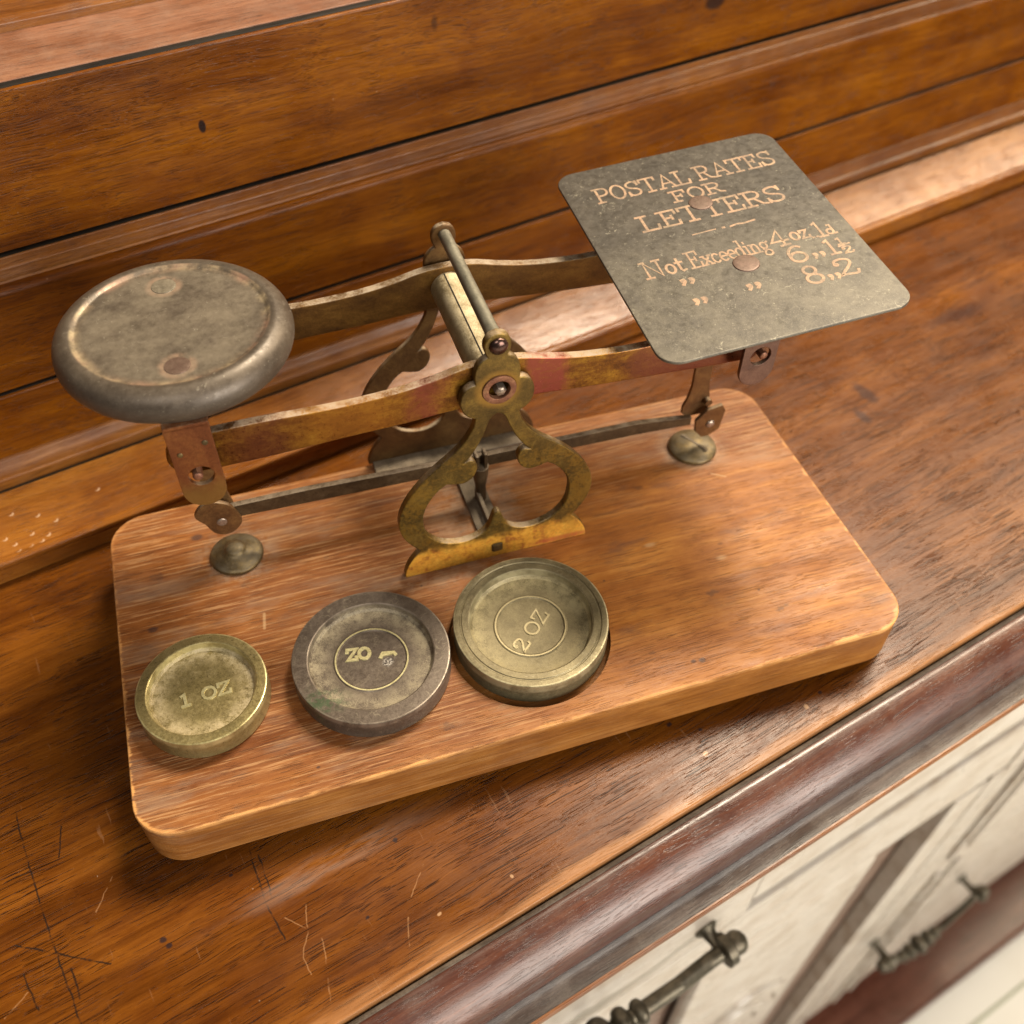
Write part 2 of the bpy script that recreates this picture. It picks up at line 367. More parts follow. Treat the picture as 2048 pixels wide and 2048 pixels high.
# ================================================================ materials
# ---- dark varnished desk wood with open grain, cuts and scratches
DARK = [[(-11.94, .68), (-11.98, -.06), (-11.99, -1.73), (-11.97, -2.86), (-11.9, -4.38)], [(-12.63, -2.25), (-11.09, -3.59)], [(-11.17, -.2), (-11.39, -.84)],
        [(-7.86, -2.73), (-7.99, -4.08), (-7.94, -4.93)], [(-7.73, -3.01), (-7.83, -3.98)], [(-12.63, -2.89), (-12.54, -3.73)], [(-11.8, -3.28), (-11.79, -3.9)]]
LIGHT = [[(-7.3, -4.49), (-7.49, -5.05), (-7.69, -5.29), (-7.76, -5.48), (-7.77, -5.82)], [(-7.26, -5.19), (-7.38, -5.71), (-7.64, -6.46)], [(-4.8, -5.0), (-5.34, -5.48)],
         [(-5.6, -5.82), (-5.82, -6.35)], [(-10.54, -1.84), (-11.06, -2.42)], [(-13.13, -3.53), (-12.63, -3.29)], [(-7.77, -4.52), (-7.49, -4.93)]]
def desk_marks(g, p, col, rough):
    q = g.sep(p); flat = g.com(q[0], q[1], 0.0)
    jn = g.scl(g.vm('SUBTRACT', g.noise(flat, 3.0, 3, .6, col=True), (.5, .5, .5)), (.10, .10, 0)); pj = g.vm('ADD', flat, jn)
    brk = g.rng(g.noise(flat, 2.6, 3, .6), .38, .52)
    dk = g.orr([g.seg(pj, (*a, 0), (*b, 0), .026) for l in DARK for a, b in zip(l, l[1:])])
    lt = g.orr([g.seg(pj, (*a, 0), (*b, 0), .018) for l in LIGHT for a, b in zip(l, l[1:])])
    col = g.mix(g.ma('MULTIPLY', dk, g.rng(brk, 0, 1, .2, .85)), col, (.012, .008, .006))
    col = g.mix(g.ma('MULTIPLY', lt, g.ma('MULTIPLY', brk, .42)), col, (.38, .20, .09))
    sp = g.orr([g.spot(pj, (x, y, 0), (r, r * .8, 1)) for x, y, r in ((-10.06, -3.68, .1), (-9.99, -3.84, .08), (-5.07, -4.2, .08), (1.77, -5.0, .09), (-6.3, -5.4, .06), (-8.4, -3.1, .06), (2.31, -5.49, .07), (5.46, -6.18, .08))])
    col = g.mix(g.ma('MULTIPLY', sp, .85), col, (.015, .01, .012))
    st = g.orr([g.spot(pj, (14.25, 1.25, 0), (.30, .7, 1), .6), g.spot(pj, (13.4, .5, 0), (.22, .45, 1), .6), g.spot(pj, (20, 2.6, 0), (2.5, .5, 1), .9)])
    col = g.mix(g.ma('MULTIPLY', st, .75), col, (.035, .012, .008))
    ch = g.orr([g.spot(pj, (2.03, -6.05, 0), (.09, .08, 1)), g.spot(pj, (-5.0, -6.1, 0), (.06, .04, 1)), g.spot(pj, (4.9, -6.3, 0), (.07, .08, 1)), g.spot(pj, (-3.3, -6.2, 0), (.05, .05, 1))])
    col = g.mix(g.ma('MULTIPLY', ch, .7), col, (.42, .25, .13))
    sm = g.spot(pj, (-6.4, -3.95, 0), (3.6, .5, 1), .9)                # greyish smear, paler and rougher
    sm = g.ma('MULTIPLY', sm, g.rng(g.noise(g.scl(flat, (.6, 3, 1)), 1.2, 4, .6), .35, .65))
    col = g.mix(g.ma('MULTIPLY', sm, .32), col, (.30, .21, .16)); rough = g.ma('ADD', rough, g.ma('MULTIPLY', sm, .25))
    # rubbed front edge: paler wood along the arris
    e = g.ma('ADD', q[1], g.ma('MULTIPLY', g.noise(g.scl(flat, (.35, 3, 1)), 1.0, 4, .6), .9))
    ed = g.rng(e, -6.10, -6.45)
    col = g.mix(g.ma('MULTIPLY', ed, .6), col, (.40, .19, .075))
    # hairline scuffs all over
    sc = g.noise(g.scl(g.vm('ADD', flat, jn), (7.0, .5, 1)), 1.6, 2, .4)
    col = g.mix(g.ma('MULTIPLY', g.rng(sc, .70, .76), .25), col, (.30, .16, .08))
    return col, rough
M_DESK = wood('varnished desk top', (.050, .0130, .0013), (.122, .0365, .0034), (.215, .072, .0075), pore=.92, pore_len=2.3, gloss=.28, spec=.20, contrast=1.0, bands=.4, extra=desk_marks)
M_PANEL = wood('varnished panel', (.070, .0170, .0008), (.165, .048, .0020), (.30, .102, .0046), pore=.6, pore_len=1.4, gloss=.30, spec=.2, seed=3, contrast=.95, bands=.8,
    extra=lambda g, p, col, rough: (g.mix(g.orr([g.spot(g.com(g.sep(p)[0], 0, g.sep(p)[2]), (-2.19, 0, 7.49), (.11, 1, .2), .4), g.ma('MULTIPLY', g.spot(g.com(g.sep(p)[0], 0, g.sep(p)[2]), (13.6, 0, 7.3), (.5, 1, .3), .5), .9), g.ma('MULTIPLY', g.spot(g.com(g.sep(p)[0], 0, g.sep(p)[2]), (4.2, 0, 8.6), (.14, 1, .3), .8), .6)]), col, (.018, .008, .006)), rough))
def strip_marks(g, p, col, rough):
    q = g.sep(p); flat = g.com(q[0], q[1], 0.0)
    ds = [(-9.26, 8.21), (-10.03, 7.67), (-9.69, 7.47), (-7.64, 8.31), (-9.84, 8.5), (-9.56, 7.78), (-10.0, 7.46), (-9.2, 7.6), (-8.9, 7.9), (-10.2, 7.9), (-9.4, 7.5)]
    m = g.orr([g.ma('MULTIPLY', g.spot(flat, (x, y, 0), (.085, .06, 1), .5), g.ma('SUBTRACT', 1.0, g.spot(flat, (x - .03, y + .03, 0), (.085, .06, 1), .4))) for x, y in ds])  # pale crescents paint the glint on the rim of each dent
    col = g.mix(m, col, (.55, .36, .22))
    return col, rough
M_LEDGE = wood('rubbed ledge', (.135, .040, .0050), (.25, .086, .0115), (.39, .158, .024), pore=.45, gloss=.25, coat=.0, seed=5, dust=.02, spec=.32, extra=strip_marks)
M_MOULD = wood('varnished moulding', (.085, .024, .0035), (.175, .057, .0085), (.31, .118, .019), pore=.3, gloss=.32, coat=.04, seed=6, dust=.08, spec=.3)
M_NOSE = wood('reddish edge moulding', (.026, .0075, .0045), (.064, .019, .0105), (.14, .048, .022), pore=.45, gloss=.30, coat=.15, seed=8, dust=.08, spec=.5)
M_COVE = wood('dark cove', (.018, .012, .010), (.045, .032, .028), (.10, .075, .065), pore=.3, gloss=.34, coat=.1, seed=18, dust=.12, spec=.3)
M_DUSTY = wood('dusty groove', (.02, .014, .010), (.05, .037, .028), (.11, .085, .065), pore=.2, gloss=.6, coat=0, seed=9, dust=.25)
M_TREAD = wood('dull shelf', (.14, .055, .03), (.25, .11, .06), (.36, .18, .10), pore=.5, gloss=.42, coat=.1, seed=11, dust=.18)
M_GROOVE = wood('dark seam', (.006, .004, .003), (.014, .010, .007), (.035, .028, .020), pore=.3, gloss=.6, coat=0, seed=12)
M_FRONT = wood('drawer front with painted sheen', (.37, .325, .275), (.46, .41, .355), (.53, .48, .42), pore=.05, gloss=.30, coat=.3, seed=14, contrast=.8, spec=.4, specks=0.0, fibre=.3)  # pale colour paints the bright floor's reflection into the varnished fronts
M_BROWN = wood('brown carcass', (.13, .085, .065), (.19, .125, .095), (.27, .19, .15), pore=.1, gloss=.4, coat=.2, seed=15, specks=0.0)
M_PLINTH = wood('red brown plinth', (.05, .016, .010), (.10, .034, .020), (.17, .065, .038), pore=.2, gloss=.3, coat=.3, seed=16)
# ---- the scale's board: redder, sanded, worn pale along its upper edge
def board_marks(g, p, col, rough):
    q = g.sep(p)
    hx, hy, r = 9.0, 4.47, 1.0
    ax = g.ma('MAXIMUM', g.ma('SUBTRACT', g.ma('ABSOLUTE', q[0]), hx - r), 0.0); ay = g.ma('MAXIMUM', g.ma('SUBTRACT', g.ma('ABSOLUTE', q[1]), hy - r), 0.0)
    d = g.ma('SUBTRACT', g.vm('LENGTH', g.com(ax, ay, 0.0), out=1), r)              # 0 on the rim, negative inside
    n1 = g.noise(g.scl(p, (.5, 2.2, 2.2)), 1.6, 5, .7)
    # grey-pink bloom over the left and the back, orange on the right
    left = g.rng(g.ma('ADD', q[0], g.ma('MULTIPLY', g.ma('SUBTRACT', g.noise(g.scl(p, (.2, .5, .5)), 1.0, 4, .6), .5), 9.0)), -3.0, 3.5, 1.0, 0.0)
    back = g.rng(g.ma('ADD', q[1], g.ma('MULTIPLY', g.ma('SUBTRACT', g.noise(g.scl(p, (.3, .6, .6)), 1.0, 4, .6), .5), 4.0)), .2, 3.0)
    col = g.mix(g.ma('MULTIPLY', g.ma('MAXIMUM', left, back), .85), col, g.mix(1.0, col, (.64, .60, .80), 'MULTIPLY'))
    pale = g.rng(g.noise(g.scl(p, (.55, 14, 14)), 1.0, 4, .72), .50, .64)
    col = g.mix(g.ma('MULTIPLY', pale, g.ma('MULTIPLY', g.ma('MAXIMUM', left, back), .5)), col, (.50, .285, .13))
    grime = g.rng(g.noise(g.scl(p, (.5, 1.1, 1.1)), .9, 5, .65), .56, .74)
    col = g.mix(g.ma('MULTIPLY', grime, .5), col, (.10, .05, .034))
    dent = g.n('ShaderNodeTexVoronoi'); g.put(dent.inputs['Vector'], g.scl(g.vm('ADD', p, g.scl(g.noise(p, 3, 3, .6, col=True), (.5, .5, .5))), (.55, 1.3, 1.3))); dent.inputs['Scale'].default_value = 1.0
    dk = g.ma('MULTIPLY', g.rng(dent.outputs['Distance'], .15, .05), g.ma('GREATER_THAN', g.sep(dent.outputs['Color'])[0], .55))
    col = g.mix(g.ma('MULTIPLY', dk, .5), col, (.06, .03, .02))
    gry = g.ma('MULTIPLY', g.rng(g.noise(g.scl(p, (.28, .9, .9)), 1.0, 5, .66), .50, .68), g.ma('MAXIMUM', left, back))
    col = g.mix(g.ma('MULTIPLY', gry, .5), col, (.23, .155, .105))
    # dust gathered round screws and feet of the brass stand
    du = g.orr([g.spot(p, (-6.02, 2.4, 0), (1.35, 1.2, 1), .7), g.spot(p, (6.41, 2.46, 0), (1.25, 1.05, 1), .7), g.ma('MULTIPLY', g.spot(p, (.1, 2.2, 0), (2.2, 2.4, 1), .9), .8), g.ma('MULTIPLY', g.spot(p, (-.9, .2, 0), (3.0, .6, 1), .9), .6)])
    du = g.ma('MULTIPLY', du, g.rng(g.noise(p, 1.7, 5, .7), .36, .62))
    col = g.mix(g.ma('MULTIPLY', du, .55), col, (.36, .29, .21))
    sp = g.orr([g.spot(p, (x, y, 0), (rr, rr * .7, 9), .6) for x, y, rr in ((-8.3, -.2, .13), (-8.2, .75, .16), (3.71, -3.93, .12), (3.5, -3.9, .09), (-5.2, -3.9, .06), (-1.9, .1, .05), (2.4, -1.1, .05), (-6.9, 3.3, .2), (5.9, -2.5, .05))])
    col = g.mix(g.ma('MULTIPLY', sp, .7), col, (.035, .022, .022))
    lt = g.orr([g.seg(p, (-5.72, .0, 0), (-5.66, .42, 0), .05), g.spot(p, (3.93, -.39, 0), (.22, .1, 1), .8), g.spot(p, (5.48, -1.31, 0), (.2, .12, 1), .9), g.seg(p, (6.83, 1.2, 0), (6.5, 1.42, 0), .03)])
    col = g.mix(g.ma('MULTIPLY', lt, .32), col, (.60, .42, .23))
    # worn arris
    wear = g.rng(g.ma('ADD', d, g.ma('MULTIPLY', g.ma('SUBTRACT', n1, .5), .50)), -.085, -.005)
    ztop = g.rng(g.ma('ADD', q[2], g.ma('MULTIPLY', g.ma('SUBTRACT', n1, .5), .3)), -.16, -.06)
    front = g.rng(q[1], 3.2, -1.0, .25, 1.0)
    col = g.mix(g.ma('MULTIPLY', g.ma('MULTIPLY', g.ma('MULTIPLY', wear, ztop), front), g.rng(g.noise(g.scl(p, (.35, .35, .35)), 1.0, 3, .6), .35, .55, .35, .95)), col, (.60, .30, .10))
    side = g.rng(q[2], -.10, -.22)
    blot = g.ramp(g.noise(g.scl(p, (.5, .5, 1.6)), 1.0, 5, .65), [(.34, (.18, .066, .014)), (.5, (.28, .112, .022)), (.66, (.39, .175, .042))])
    lay = g.noise(g.scl(p, (.4, .4, 16)), 1.0, 3, .6)
    blot = g.mix(g.rng(lay, .45, .62, 0, .6), blot, g.mix(1.0, blot, (.58, .50, .42), 'MULTIPLY'))
    col = g.mix(g.ma('MULTIPLY', side, .6), col, blot)
    return col, rough
M_BOARD = wood('worn mahogany board', (.185, .060, .0125), (.32, .118, .0235), (.47, .205, .046), pore=.5, pore_len=1.1, gloss=.42, spec=.25, contrast=1.05, bands=.3, extra=board_marks)

DUST = (.36, .29, .195)
M_PATINA = metal('grey brown brass patina', [(.30, (.105, .085, .055)), (.5, (.19, .16, .115)), (.72, (.30, .26, .19))], 1.5, .45, .46, DUST, .22, .25, .12, seed=1)
def plate_col(g, p, col, met, r):
    q = g.noise(g.scl(g.vm('ADD', p, g.scl(g.noise(p, 2.0, 3, .6, col=True), (1.2, 1.2, 0))), (3.5, 9, 1)), 1.7, 3, .6)
    col = g.mix(g.ma('MULTIPLY', g.rng(q, .60, .74), .32), col, (.36, .33, .25))
    lint = g.noise(g.vm('ADD', p, g.scl(g.noise(p, 5.0, 2, .5, col=True), (.8, .8, 0))), 16, 1.5, .4)
    col = g.mix(g.ma('MULTIPLY', g.rng(lint, .69, .75), .4), col, (.52, .47, .35))
    low = g.rng(g.ma('ADD', g.sep(p)[1], g.ma('MULTIPLY', g.ma('SUBTRACT', g.noise(p, .8, 4, .6), .5), 3.0)), .9, -1.1)
    col = g.mix(g.ma('MULTIPLY', low, g.ma('MULTIPLY', g.ma('ADD', g.ma('MULTIPLY', g.rng(g.noise(g.vm('ADD', p, g.scl(g.noise(p, 8, 2, .5, col=True), (.6, .6, 0))), 34, 3, .7), .46, .66), .6), g.ma('MULTIPLY', g.rng(g.noise(p, .9, 5, .7), .35, .65), .4)), .40)), col, (.36, .315, .225))
    return col, met, r
M_PLATE = metal('tarnished letter plate', [(.28, (.050, .042, .034)), (.5, (.070, .0595, .048)), (.75, (.098, .084, .068))], .7, .3, .40, DUST, .05, .08, .08, extra=plate_col, seed=2)
def worn(g, p, col, met, r):
    m = g.rng(g.ma('ADD', g.ma('MULTIPLY', g.noise(p, 2.2, 3, .6), .5), g.ma('MULTIPLY', g.noise(p, 13, 3, .7), .5)), .44, .60)
    return g.mix(g.ma('MULTIPLY', m, .72), col, (.17, .125, .085)), met, r
M_LETTER = metal('copper coloured lettering', [(.32, (.30, .18, .11)), (.5, (.42, .265, .165)), (.68, (.50, .355, .21))], 2.4, .1, .55, DUST, .0, .15, .1, extra=worn)
M_RIVET = metal('brown rivet', [(.3, (.085, .045, .032)), (.5, (.135, .080, .060)), (.7, (.20, .125, .095))], 3.0, .45, .42, DUST, .15)
M_OLIVE = None
def frame_col(g, p, col, met, r):
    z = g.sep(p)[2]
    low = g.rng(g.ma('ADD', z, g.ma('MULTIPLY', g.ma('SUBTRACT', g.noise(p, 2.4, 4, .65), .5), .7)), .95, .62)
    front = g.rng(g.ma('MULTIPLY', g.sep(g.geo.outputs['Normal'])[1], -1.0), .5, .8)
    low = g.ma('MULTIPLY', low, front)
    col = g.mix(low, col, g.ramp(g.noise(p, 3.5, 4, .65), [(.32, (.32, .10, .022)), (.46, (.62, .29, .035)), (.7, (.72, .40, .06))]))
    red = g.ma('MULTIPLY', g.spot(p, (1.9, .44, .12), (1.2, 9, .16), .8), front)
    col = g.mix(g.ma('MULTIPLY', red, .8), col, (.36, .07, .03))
    mid = g.ma('MULTIPLY', g.rng(g.ma('ADD', g.ma('MULTIPLY', g.noise(p, 1.6, 4, .6), .5), g.ma('MULTIPLY', g.noise(p, 11, 3, .7), .5)), .44, .60), g.rng(z, 4.6, 2.8))
    col = g.mix(g.ma('MULTIPLY', mid, .5), col, (.31, .165, .022))
    hol = g.spot(g.com(g.sep(p)[0], 0, z), (.15, 0, 5.5), (.58, 1, .58), .35)
    col = g.mix(g.ma('MULTIPLY', hol, .5), col, (.42, .22, .04))
    return col, g.ma('MULTIPLY', met, g.ma('SUBTRACT', 1.0, g.ma('MULTIPLY', low, .45))), r
OL = [(.32, (.045, .028, .009)), (.5, (.13, .080, .019)), (.70, (.27, .17, .036))]
M_FRAME = metal('olive brass', OL, 1.6, .68, .42, (.36, .27, .18), .75, .16, .14, extra=frame_col, seed=4)
M_FRAME2 = metal('dull brown brass', [(.30, (.06, .028, .010)), (.5, (.12, .060, .020)), (.72, (.21, .12, .038))], 1.6, .6, .46, (.40, .32, .22), .8, .16, .14, seed=5)
def beam_col(g, p, col, met, r):
    x = g.sep(p)[0]
    w_ = g.ma('MULTIPLY', g.ma('SUBTRACT', g.noise(g.scl(p, (1, .5, .6)), 2.2, 4, .6), .5), .9); xx = g.ma('ADD', x, w_)
    def band(a, b, s=.15): return g.ma('MULTIPLY', g.rng(xx, a - s, a + s), g.rng(xx, b + s, b - s))
    col = g.mix(g.ma('MULTIPLY', g.orr([band(.85, 1.75, .16), g.ma('MULTIPLY', band(-1.65, -1.05, .3), .8)]), g.rng(g.noise(g.scl(p, (1, 1, 3)), 4, 4, .6), .3, .5, .55, .92)), col, (.23, .052, .036))
    col = g.mix(g.ma('MULTIPLY', band(-5.2, -4.2, .4), .5), col, (.15, .045, .025))
    col = g.mix(g.ma('MULTIPLY', band(3.3, 8.0, .5), .75), col, (.14, .04, .028))
    col = g.mix(g.ma('MULTIPLY', band(-4.0, -1.9, .6), .35), col, (.50, .20, .03))
    return col, met, r
M_BEAM = metal('streaked golden brass', [(.32, (.055, .019, .006)), (.47, (.16, .062, .010)), (.58, (.29, .145, .018)), (.72, (.40, .235, .036))], 1.7, .82, .33, (.40, .31, .22), .9, .18, .12, extra=beam_col, brush=(.7, 1, 1.6), seed=6)
M_BEAM2 = metal('brown brass', [(.28, (.05, .021, .006)), (.5, (.135, .064, .0125)), (.72, (.24, .13, .026))], 1.7, .62, .42, (.40, .32, .23), .9, .2, .14, brush=(.7, 1, 1.6), seed=7)
M_STEEL = metal('grey rod', [(.3, (.11, .10, .075)), (.5, (.175, .16, .12)), (.7, (.26, .24, .18))], 2.0, .55, .40, (.46, .41, .30), .3, .2, .18, brush=(1, .4, 1), seed=8)
M_DUSTYTUBE = metal('dust covered tube', [(.3, (.16, .12, .06)), (.5, (.24, .18, .09)), (.7, (.34, .27, .15))], 2.0, .4, .5, (.58, .48, .30), .98, .2, .5, seed=9)
M_COPPER = metal('copper brown strap', [(.28, (.09, .026, .010)), (.5, (.18, .058, .019)), (.72, (.29, .115, .032))], 1.6, .62, .38, DUST, .5, .2, .1, brush=(1, 1, .6), seed=10,
    extra=lambda g, p, col, met, r: (g.mix(g.ma('MULTIPLY', g.rng(g.ma('ADD', g.sep(p)[2], g.ma('MULTIPLY', g.ma('SUBTRACT', g.noise(p, 3, 4, .6), .5), .8)), 5.1, 4.55), .75), col, (.22, .12, .028)), met, r))
M_BROWNMETAL = metal('dark brown brass', [(.3, (.07, .032, .014)), (.5, (.15, .075, .028)), (.72, (.26, .145, .05))], 2.2, .6, .42, DUST, .6, .3, .14, seed=11)
M_STIRRUP = metal('red brown strap', [(.3, (.07, .032, .022)), (.5, (.13, .062, .042)), (.72, (.22, .12, .08))], 2.0, .5, .42, DUST, .4, .2, .14, seed=22)
M_LINK = metal('dark link bar', [(.3, (.035, .021, .011)), (.5, (.075, .046, .022)), (.72, (.14, .095, .05))], 2.5, .6, .44, (.26, .20, .14), .75, .3, .14, seed=12)
M_STRAP = metal('dust covered strap', [(.3, (.06, .043, .027)), (.5, (.10, .074, .048)), (.7, (.17, .13, .09))], 2.0, .3, .6, (.25, .195, .13), .75, .2, .3, seed=13)
M_SCREW = metal('dull brass screw', [(.3, (.06, .042, .022)), (.5, (.125, .088, .038)), (.72, (.30, .205, .075))], 2.6, .7, .40, (.17, .145, .105), .5, .25, .2, seed=14)
M_PINHEAD = metal('steel pin', [(.3, (.20, .15, .12)), (.5, (.32, .25, .20)), (.7, (.46, .38, .32))], 4.0, .75, .32, DUST, .1, .2, .1, seed=15)
M_DARKRIV = metal('polished dark rivet', [(.3, (.05, .028, .022)), (.5, (.09, .05, .04)), (.7, (.16, .09, .075))], 3.0, .85, .22, DUST, .05, .1, .05, seed=16)
M_BUSH = metal('rusty bush', [(.3, (.12, .045, .028)), (.5, (.22, .09, .05)), (.7, (.36, .19, .09))], 4.0, .5, .45, DUST, .2, .4, .3, seed=17)
def weight_extra(ring, inner, dustcol, amt, R_=1.8, arris=(.5, .43, .24)):
    def f(g, p, col, met, r):
        q = g.sep(p); rad = g.vm('LENGTH', g.com(q[0], q[1], 0.0), out=1)
        # lint and dust lying in the hollow, thickest against its wall
        m = g.ma('MULTIPLY', g.rng(rad, inner * .52, inner * .93), g.rng(rad, inner * 1.02, inner * .99))
        n = g.ma('ADD', g.ma('MULTIPLY', g.noise(p, 3.0, 4, .65), .45), g.ma('MULTIPLY', g.noise(g.vm('ADD', p, g.scl(g.noise(p, 9, 2, .5, col=True), (.5, .5, 0))), 42, 3, .7), .55))
        m = g.ma('MULTIPLY', g.ma('MULTIPLY', m, g.rng(n, .40, .58)), amt)
        m2 = g.ma('MULTIPLY', g.ma('MULTIPLY', g.rng(n, .52, .64), g.rng(rad, inner, inner * .97)), amt * .35)
        m = g.ma('MAXIMUM', m, m2)
        col = g.mix(m, col, dustcol); met = g.ma('MULTIPLY', met, g.ma('SUBTRACT', 1.0, m)); r = g.ma('ADD', r, g.ma('MULTIPLY', m, .3))
        rim = g.rng(rad, inner * 1.02, inner * 1.06)
        scr = g.noise(g.scl(g.vm('ADD', p, g.scl(g.noise(p, 2, 2, .5, col=True), (1.5, 1.5, 0))), (3, 22, 4)), 1.2, 2, .5)
        col = g.mix(g.ma('MULTIPLY', g.ma('MULTIPLY', rim, g.rng(scr, .58, .70)), .22), col, (.40, .35, .24))
        ar = g.ma('MAXIMUM', g.ma('MULTIPLY', g.rng(rad, inner, inner + .012), g.rng(rad, inner + .045, inner + .03)), g.ma('MULTIPLY', g.rng(rad, R_ - .05, R_ - .03), g.rng(q[2], .40, .5)))
        col = g.mix(g.ma('MULTIPLY', ar, g.rng(g.noise(p, 2.5, 3, .6), .35, .6, .15, .8)), col, arris)
        if ring:
            gr = g.spot(g.com(q[0], q[1], 0), (-1.25, -.85, 0), (.75, .55, 1), .8)
            col = g.mix(g.ma('MULTIPLY', g.ma('MULTIPLY', gr, g.rng(g.noise(p, 5, 4, .7), .42, .6)), .7), col, (.045, .085, .035))
        if ring:
            go = g.ma('MULTIPLY', g.spot(g.vm('ADD', g.com(q[0], q[1], 0), g.scl(g.noise(p, 7, 3, .6, col=True), (.15, .15, 0))), (.40, -.10, 0), (.17, .15, 1), .5), 1.0)
            col = g.mix(go, col, g.ramp(g.noise(p, 24, 2, .6), [(.42, (.05, .04, .035)), (.58, (.42, .38, .33))]))
        return col, met, r
    return f
M_W1 = metal('bright yellow brass', [(.28, (.19, .148, .058)), (.5, (.31, .248, .105)), (.72, (.45, .37, .175))], 1.3, .68, .33, DUST, .0, .2, .12, extra=weight_extra(False, 1.13, (.50, .41, .26), .8, 1.41, (.62, .55, .28)), seed=18)
M_W2 = metal('dark brown bronze', [(.28, (.070, .052, .039)), (.5, (.112, .086, .066)), (.72, (.17, .137, .107))], 1.3, .55, .40, DUST, .0, .2, .12, extra=weight_extra(True, 1.39, (.36, .30, .19), .8, 1.77, (.24, .195, .15)), seed=19)
M_W3 = metal('olive grey brass', [(.28, (.115, .094, .052)), (.5, (.185, .152, .083)), (.72, (.28, .235, .13))], 1.5, .55, .42, DUST, .0, .25, .14, extra=weight_extra(False, 1.40, (.42, .345, .18), .95, 1.80, (.44, .39, .24)), seed=20)
M_RAISE1 = metal('worn brass letters', [(.3, (.46, .40, .20)), (.5, (.58, .52, .28)), (.7, (.70, .64, .38))], 3.0, .6, .34, DUST, 0, .1, .1)
M_RAISE3 = metal('pale brass letters', [(.3, (.34, .28, .15)), (.5, (.44, .365, .20)), (.7, (.54, .46, .28))], 3.0, .4, .4, DUST, 0, .1, .1)
M_HANDLE = metal('tarnished drawer handle', [(.3, (.022, .019, .013)), (.5, (.055, .047, .032)), (.7, (.12, .105, .075))], 1.5, .7, .38, DUST, .35, .2, .1, seed=21)
gf = G('pale floor'); M_FLOOR = gf.done(gf.mix(gf.rng(gf.noise(gf.scl(gf.p, (.05, .05, .05)), 1.0, 4, .6), .4, .7), (.74, .71, .63), (.66, .62, .53)), .4)
gj = G('floor joint'); M_JOINT = gj.done((.40, .41, .30), .6)

# ================================================================ setting: floor
me = box_mesh(-400, 400, -400, 60, -78, -75); scale_mesh(me); fl = link('floor', me, M_FLOOR); fl['kind'] = 'structure'

# ================================================================ the desk
desk = thing('writing_desk', 'brown varnished wooden desk with stepped mouldings carrying the postal scale', 'desk', (0, 0, 0), TH)
U0, U1 = -46, 74
def dpart(name, profile, mat, parent=desk, u0=U0, u1=U1, sharp=30, label=None):
    o = link(name, scale_mesh(prism(profile, u0, u1)), mat, parent, sharp=sharp)
    if label: o['label'] = label
    return o
DZ = -1.576
dpart('desktop', [(7.9, DZ), (-6.93, DZ, .07), (-6.93, -2.1), (7.9, -2.1)], M_DESK)
dpart('edge_moulding', [(-6.99, -2.2), (-6.99, -1.78), (-7.06, -1.735), (-7.12, -1.705), (-7.22, -1.705), (-7.45, -1.77), (-7.72, -1.91), (-7.98, -2.15), (-8.12, -2.40), (-8.16, -2.60), (-8.0, -2.9), (-6.99, -2.9)], M_NOSE, label='reddish rounded edge moulding')
dpart('dust_groove', [(-6.975, -2.0), (-6.975, -1.80), (-7.02, -1.765), (-7.09, -1.715), (-7.075, -1.700), (-7.03, -1.71), (-6.985, -1.735), (-6.955, -1.80), (-6.955, -2.0)], M_DUSTY)
dpart('cove_moulding', [(-8.00, -3.0), (-8.10, -2.62), (-8.17, -2.64), (-8.24, -2.71), (-8.35, -2.765), (-8.50, -2.79), (-8.585, -2.795), (-8.585, -3.1)], M_COVE, label='dark dusty hollow moulding')
dpart('edge_bead', [(-8.59, -3.15), (-8.59, -2.79), (-8.66, -2.785, .05), (-8.69, -2.90, .05), (-8.6, -3.2), (-6.0, -3.3), (-6.0, -3.1)], M_MOULD, label='thin orange lower edge')
lo = dpart('ledge', [(7.30, DZ), (7.30, -1.12), (7.20, -1.0, .05), (7.20, -.86, .05), (7.32, -.80, .05), (7.44, -.83), (7.47, -.85), (7.60, -.80), (9.16, -.305), (9.22, -.42), (9.30, -.42), (10.4, -.42), (10.4, DZ)], M_LEDGE)
dpart('bead_moulding', [(9.33, -.41), (9.31, -.20), (9.31, -.04, .08), (9.42, .0), (9.50, .05), (9.56, .14), (9.60, .27), (9.64, .33, .03), (9.69, .36), (10.4, .36), (10.4, -.41)], M_MOULD)
lowp = dpart('lower_panel', [(9.70, .365), (9.70, 2.19, .06), (9.90, 2.21), (10.6, 2.21), (10.6, .365)], M_PANEL)
dpart('middle_panel', [(9.80, 2.285), (9.80, 4.98, .12), (9.98, 5.08), (10.6, 5.08), (10.6, 2.285)], M_PANEL)
dpart('ridge_moulding', [(9.99, 5.085), (10.02, 5.13), (10.02, 5.20, .03), (10.05, 5.33), (10.05, 5.42, .06), (10.14, 5.47), (10.15, 5.56), (10.15, 5.635, .03), (10.7, 5.64), (10.7, 5.085)], M_MOULD)
dpart('upper_panel', [(10.22, 5.74), (10.22, 9.33, .05), (10.29, 9.345), (10.9, 9.345), (10.9, 5.74)], M_PANEL)
dpart('dark_seam', [(10.19, 5.60), (10.19, 5.655), (10.6, 5.655), (10.6, 5.60)], M_GROOVE)  # these strips paint the joints' shadow lines and dirt as dark wood
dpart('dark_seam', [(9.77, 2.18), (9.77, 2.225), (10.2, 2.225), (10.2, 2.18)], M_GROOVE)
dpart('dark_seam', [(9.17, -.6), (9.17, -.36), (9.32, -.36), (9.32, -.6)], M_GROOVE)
dpart('dark_seam', [(10.30, 9.2), (10.30, 9.352), (10.38, 9.375), (10.46, 9.36), (10.53, 9.36), (10.53, 9.2)], M_GROOVE)
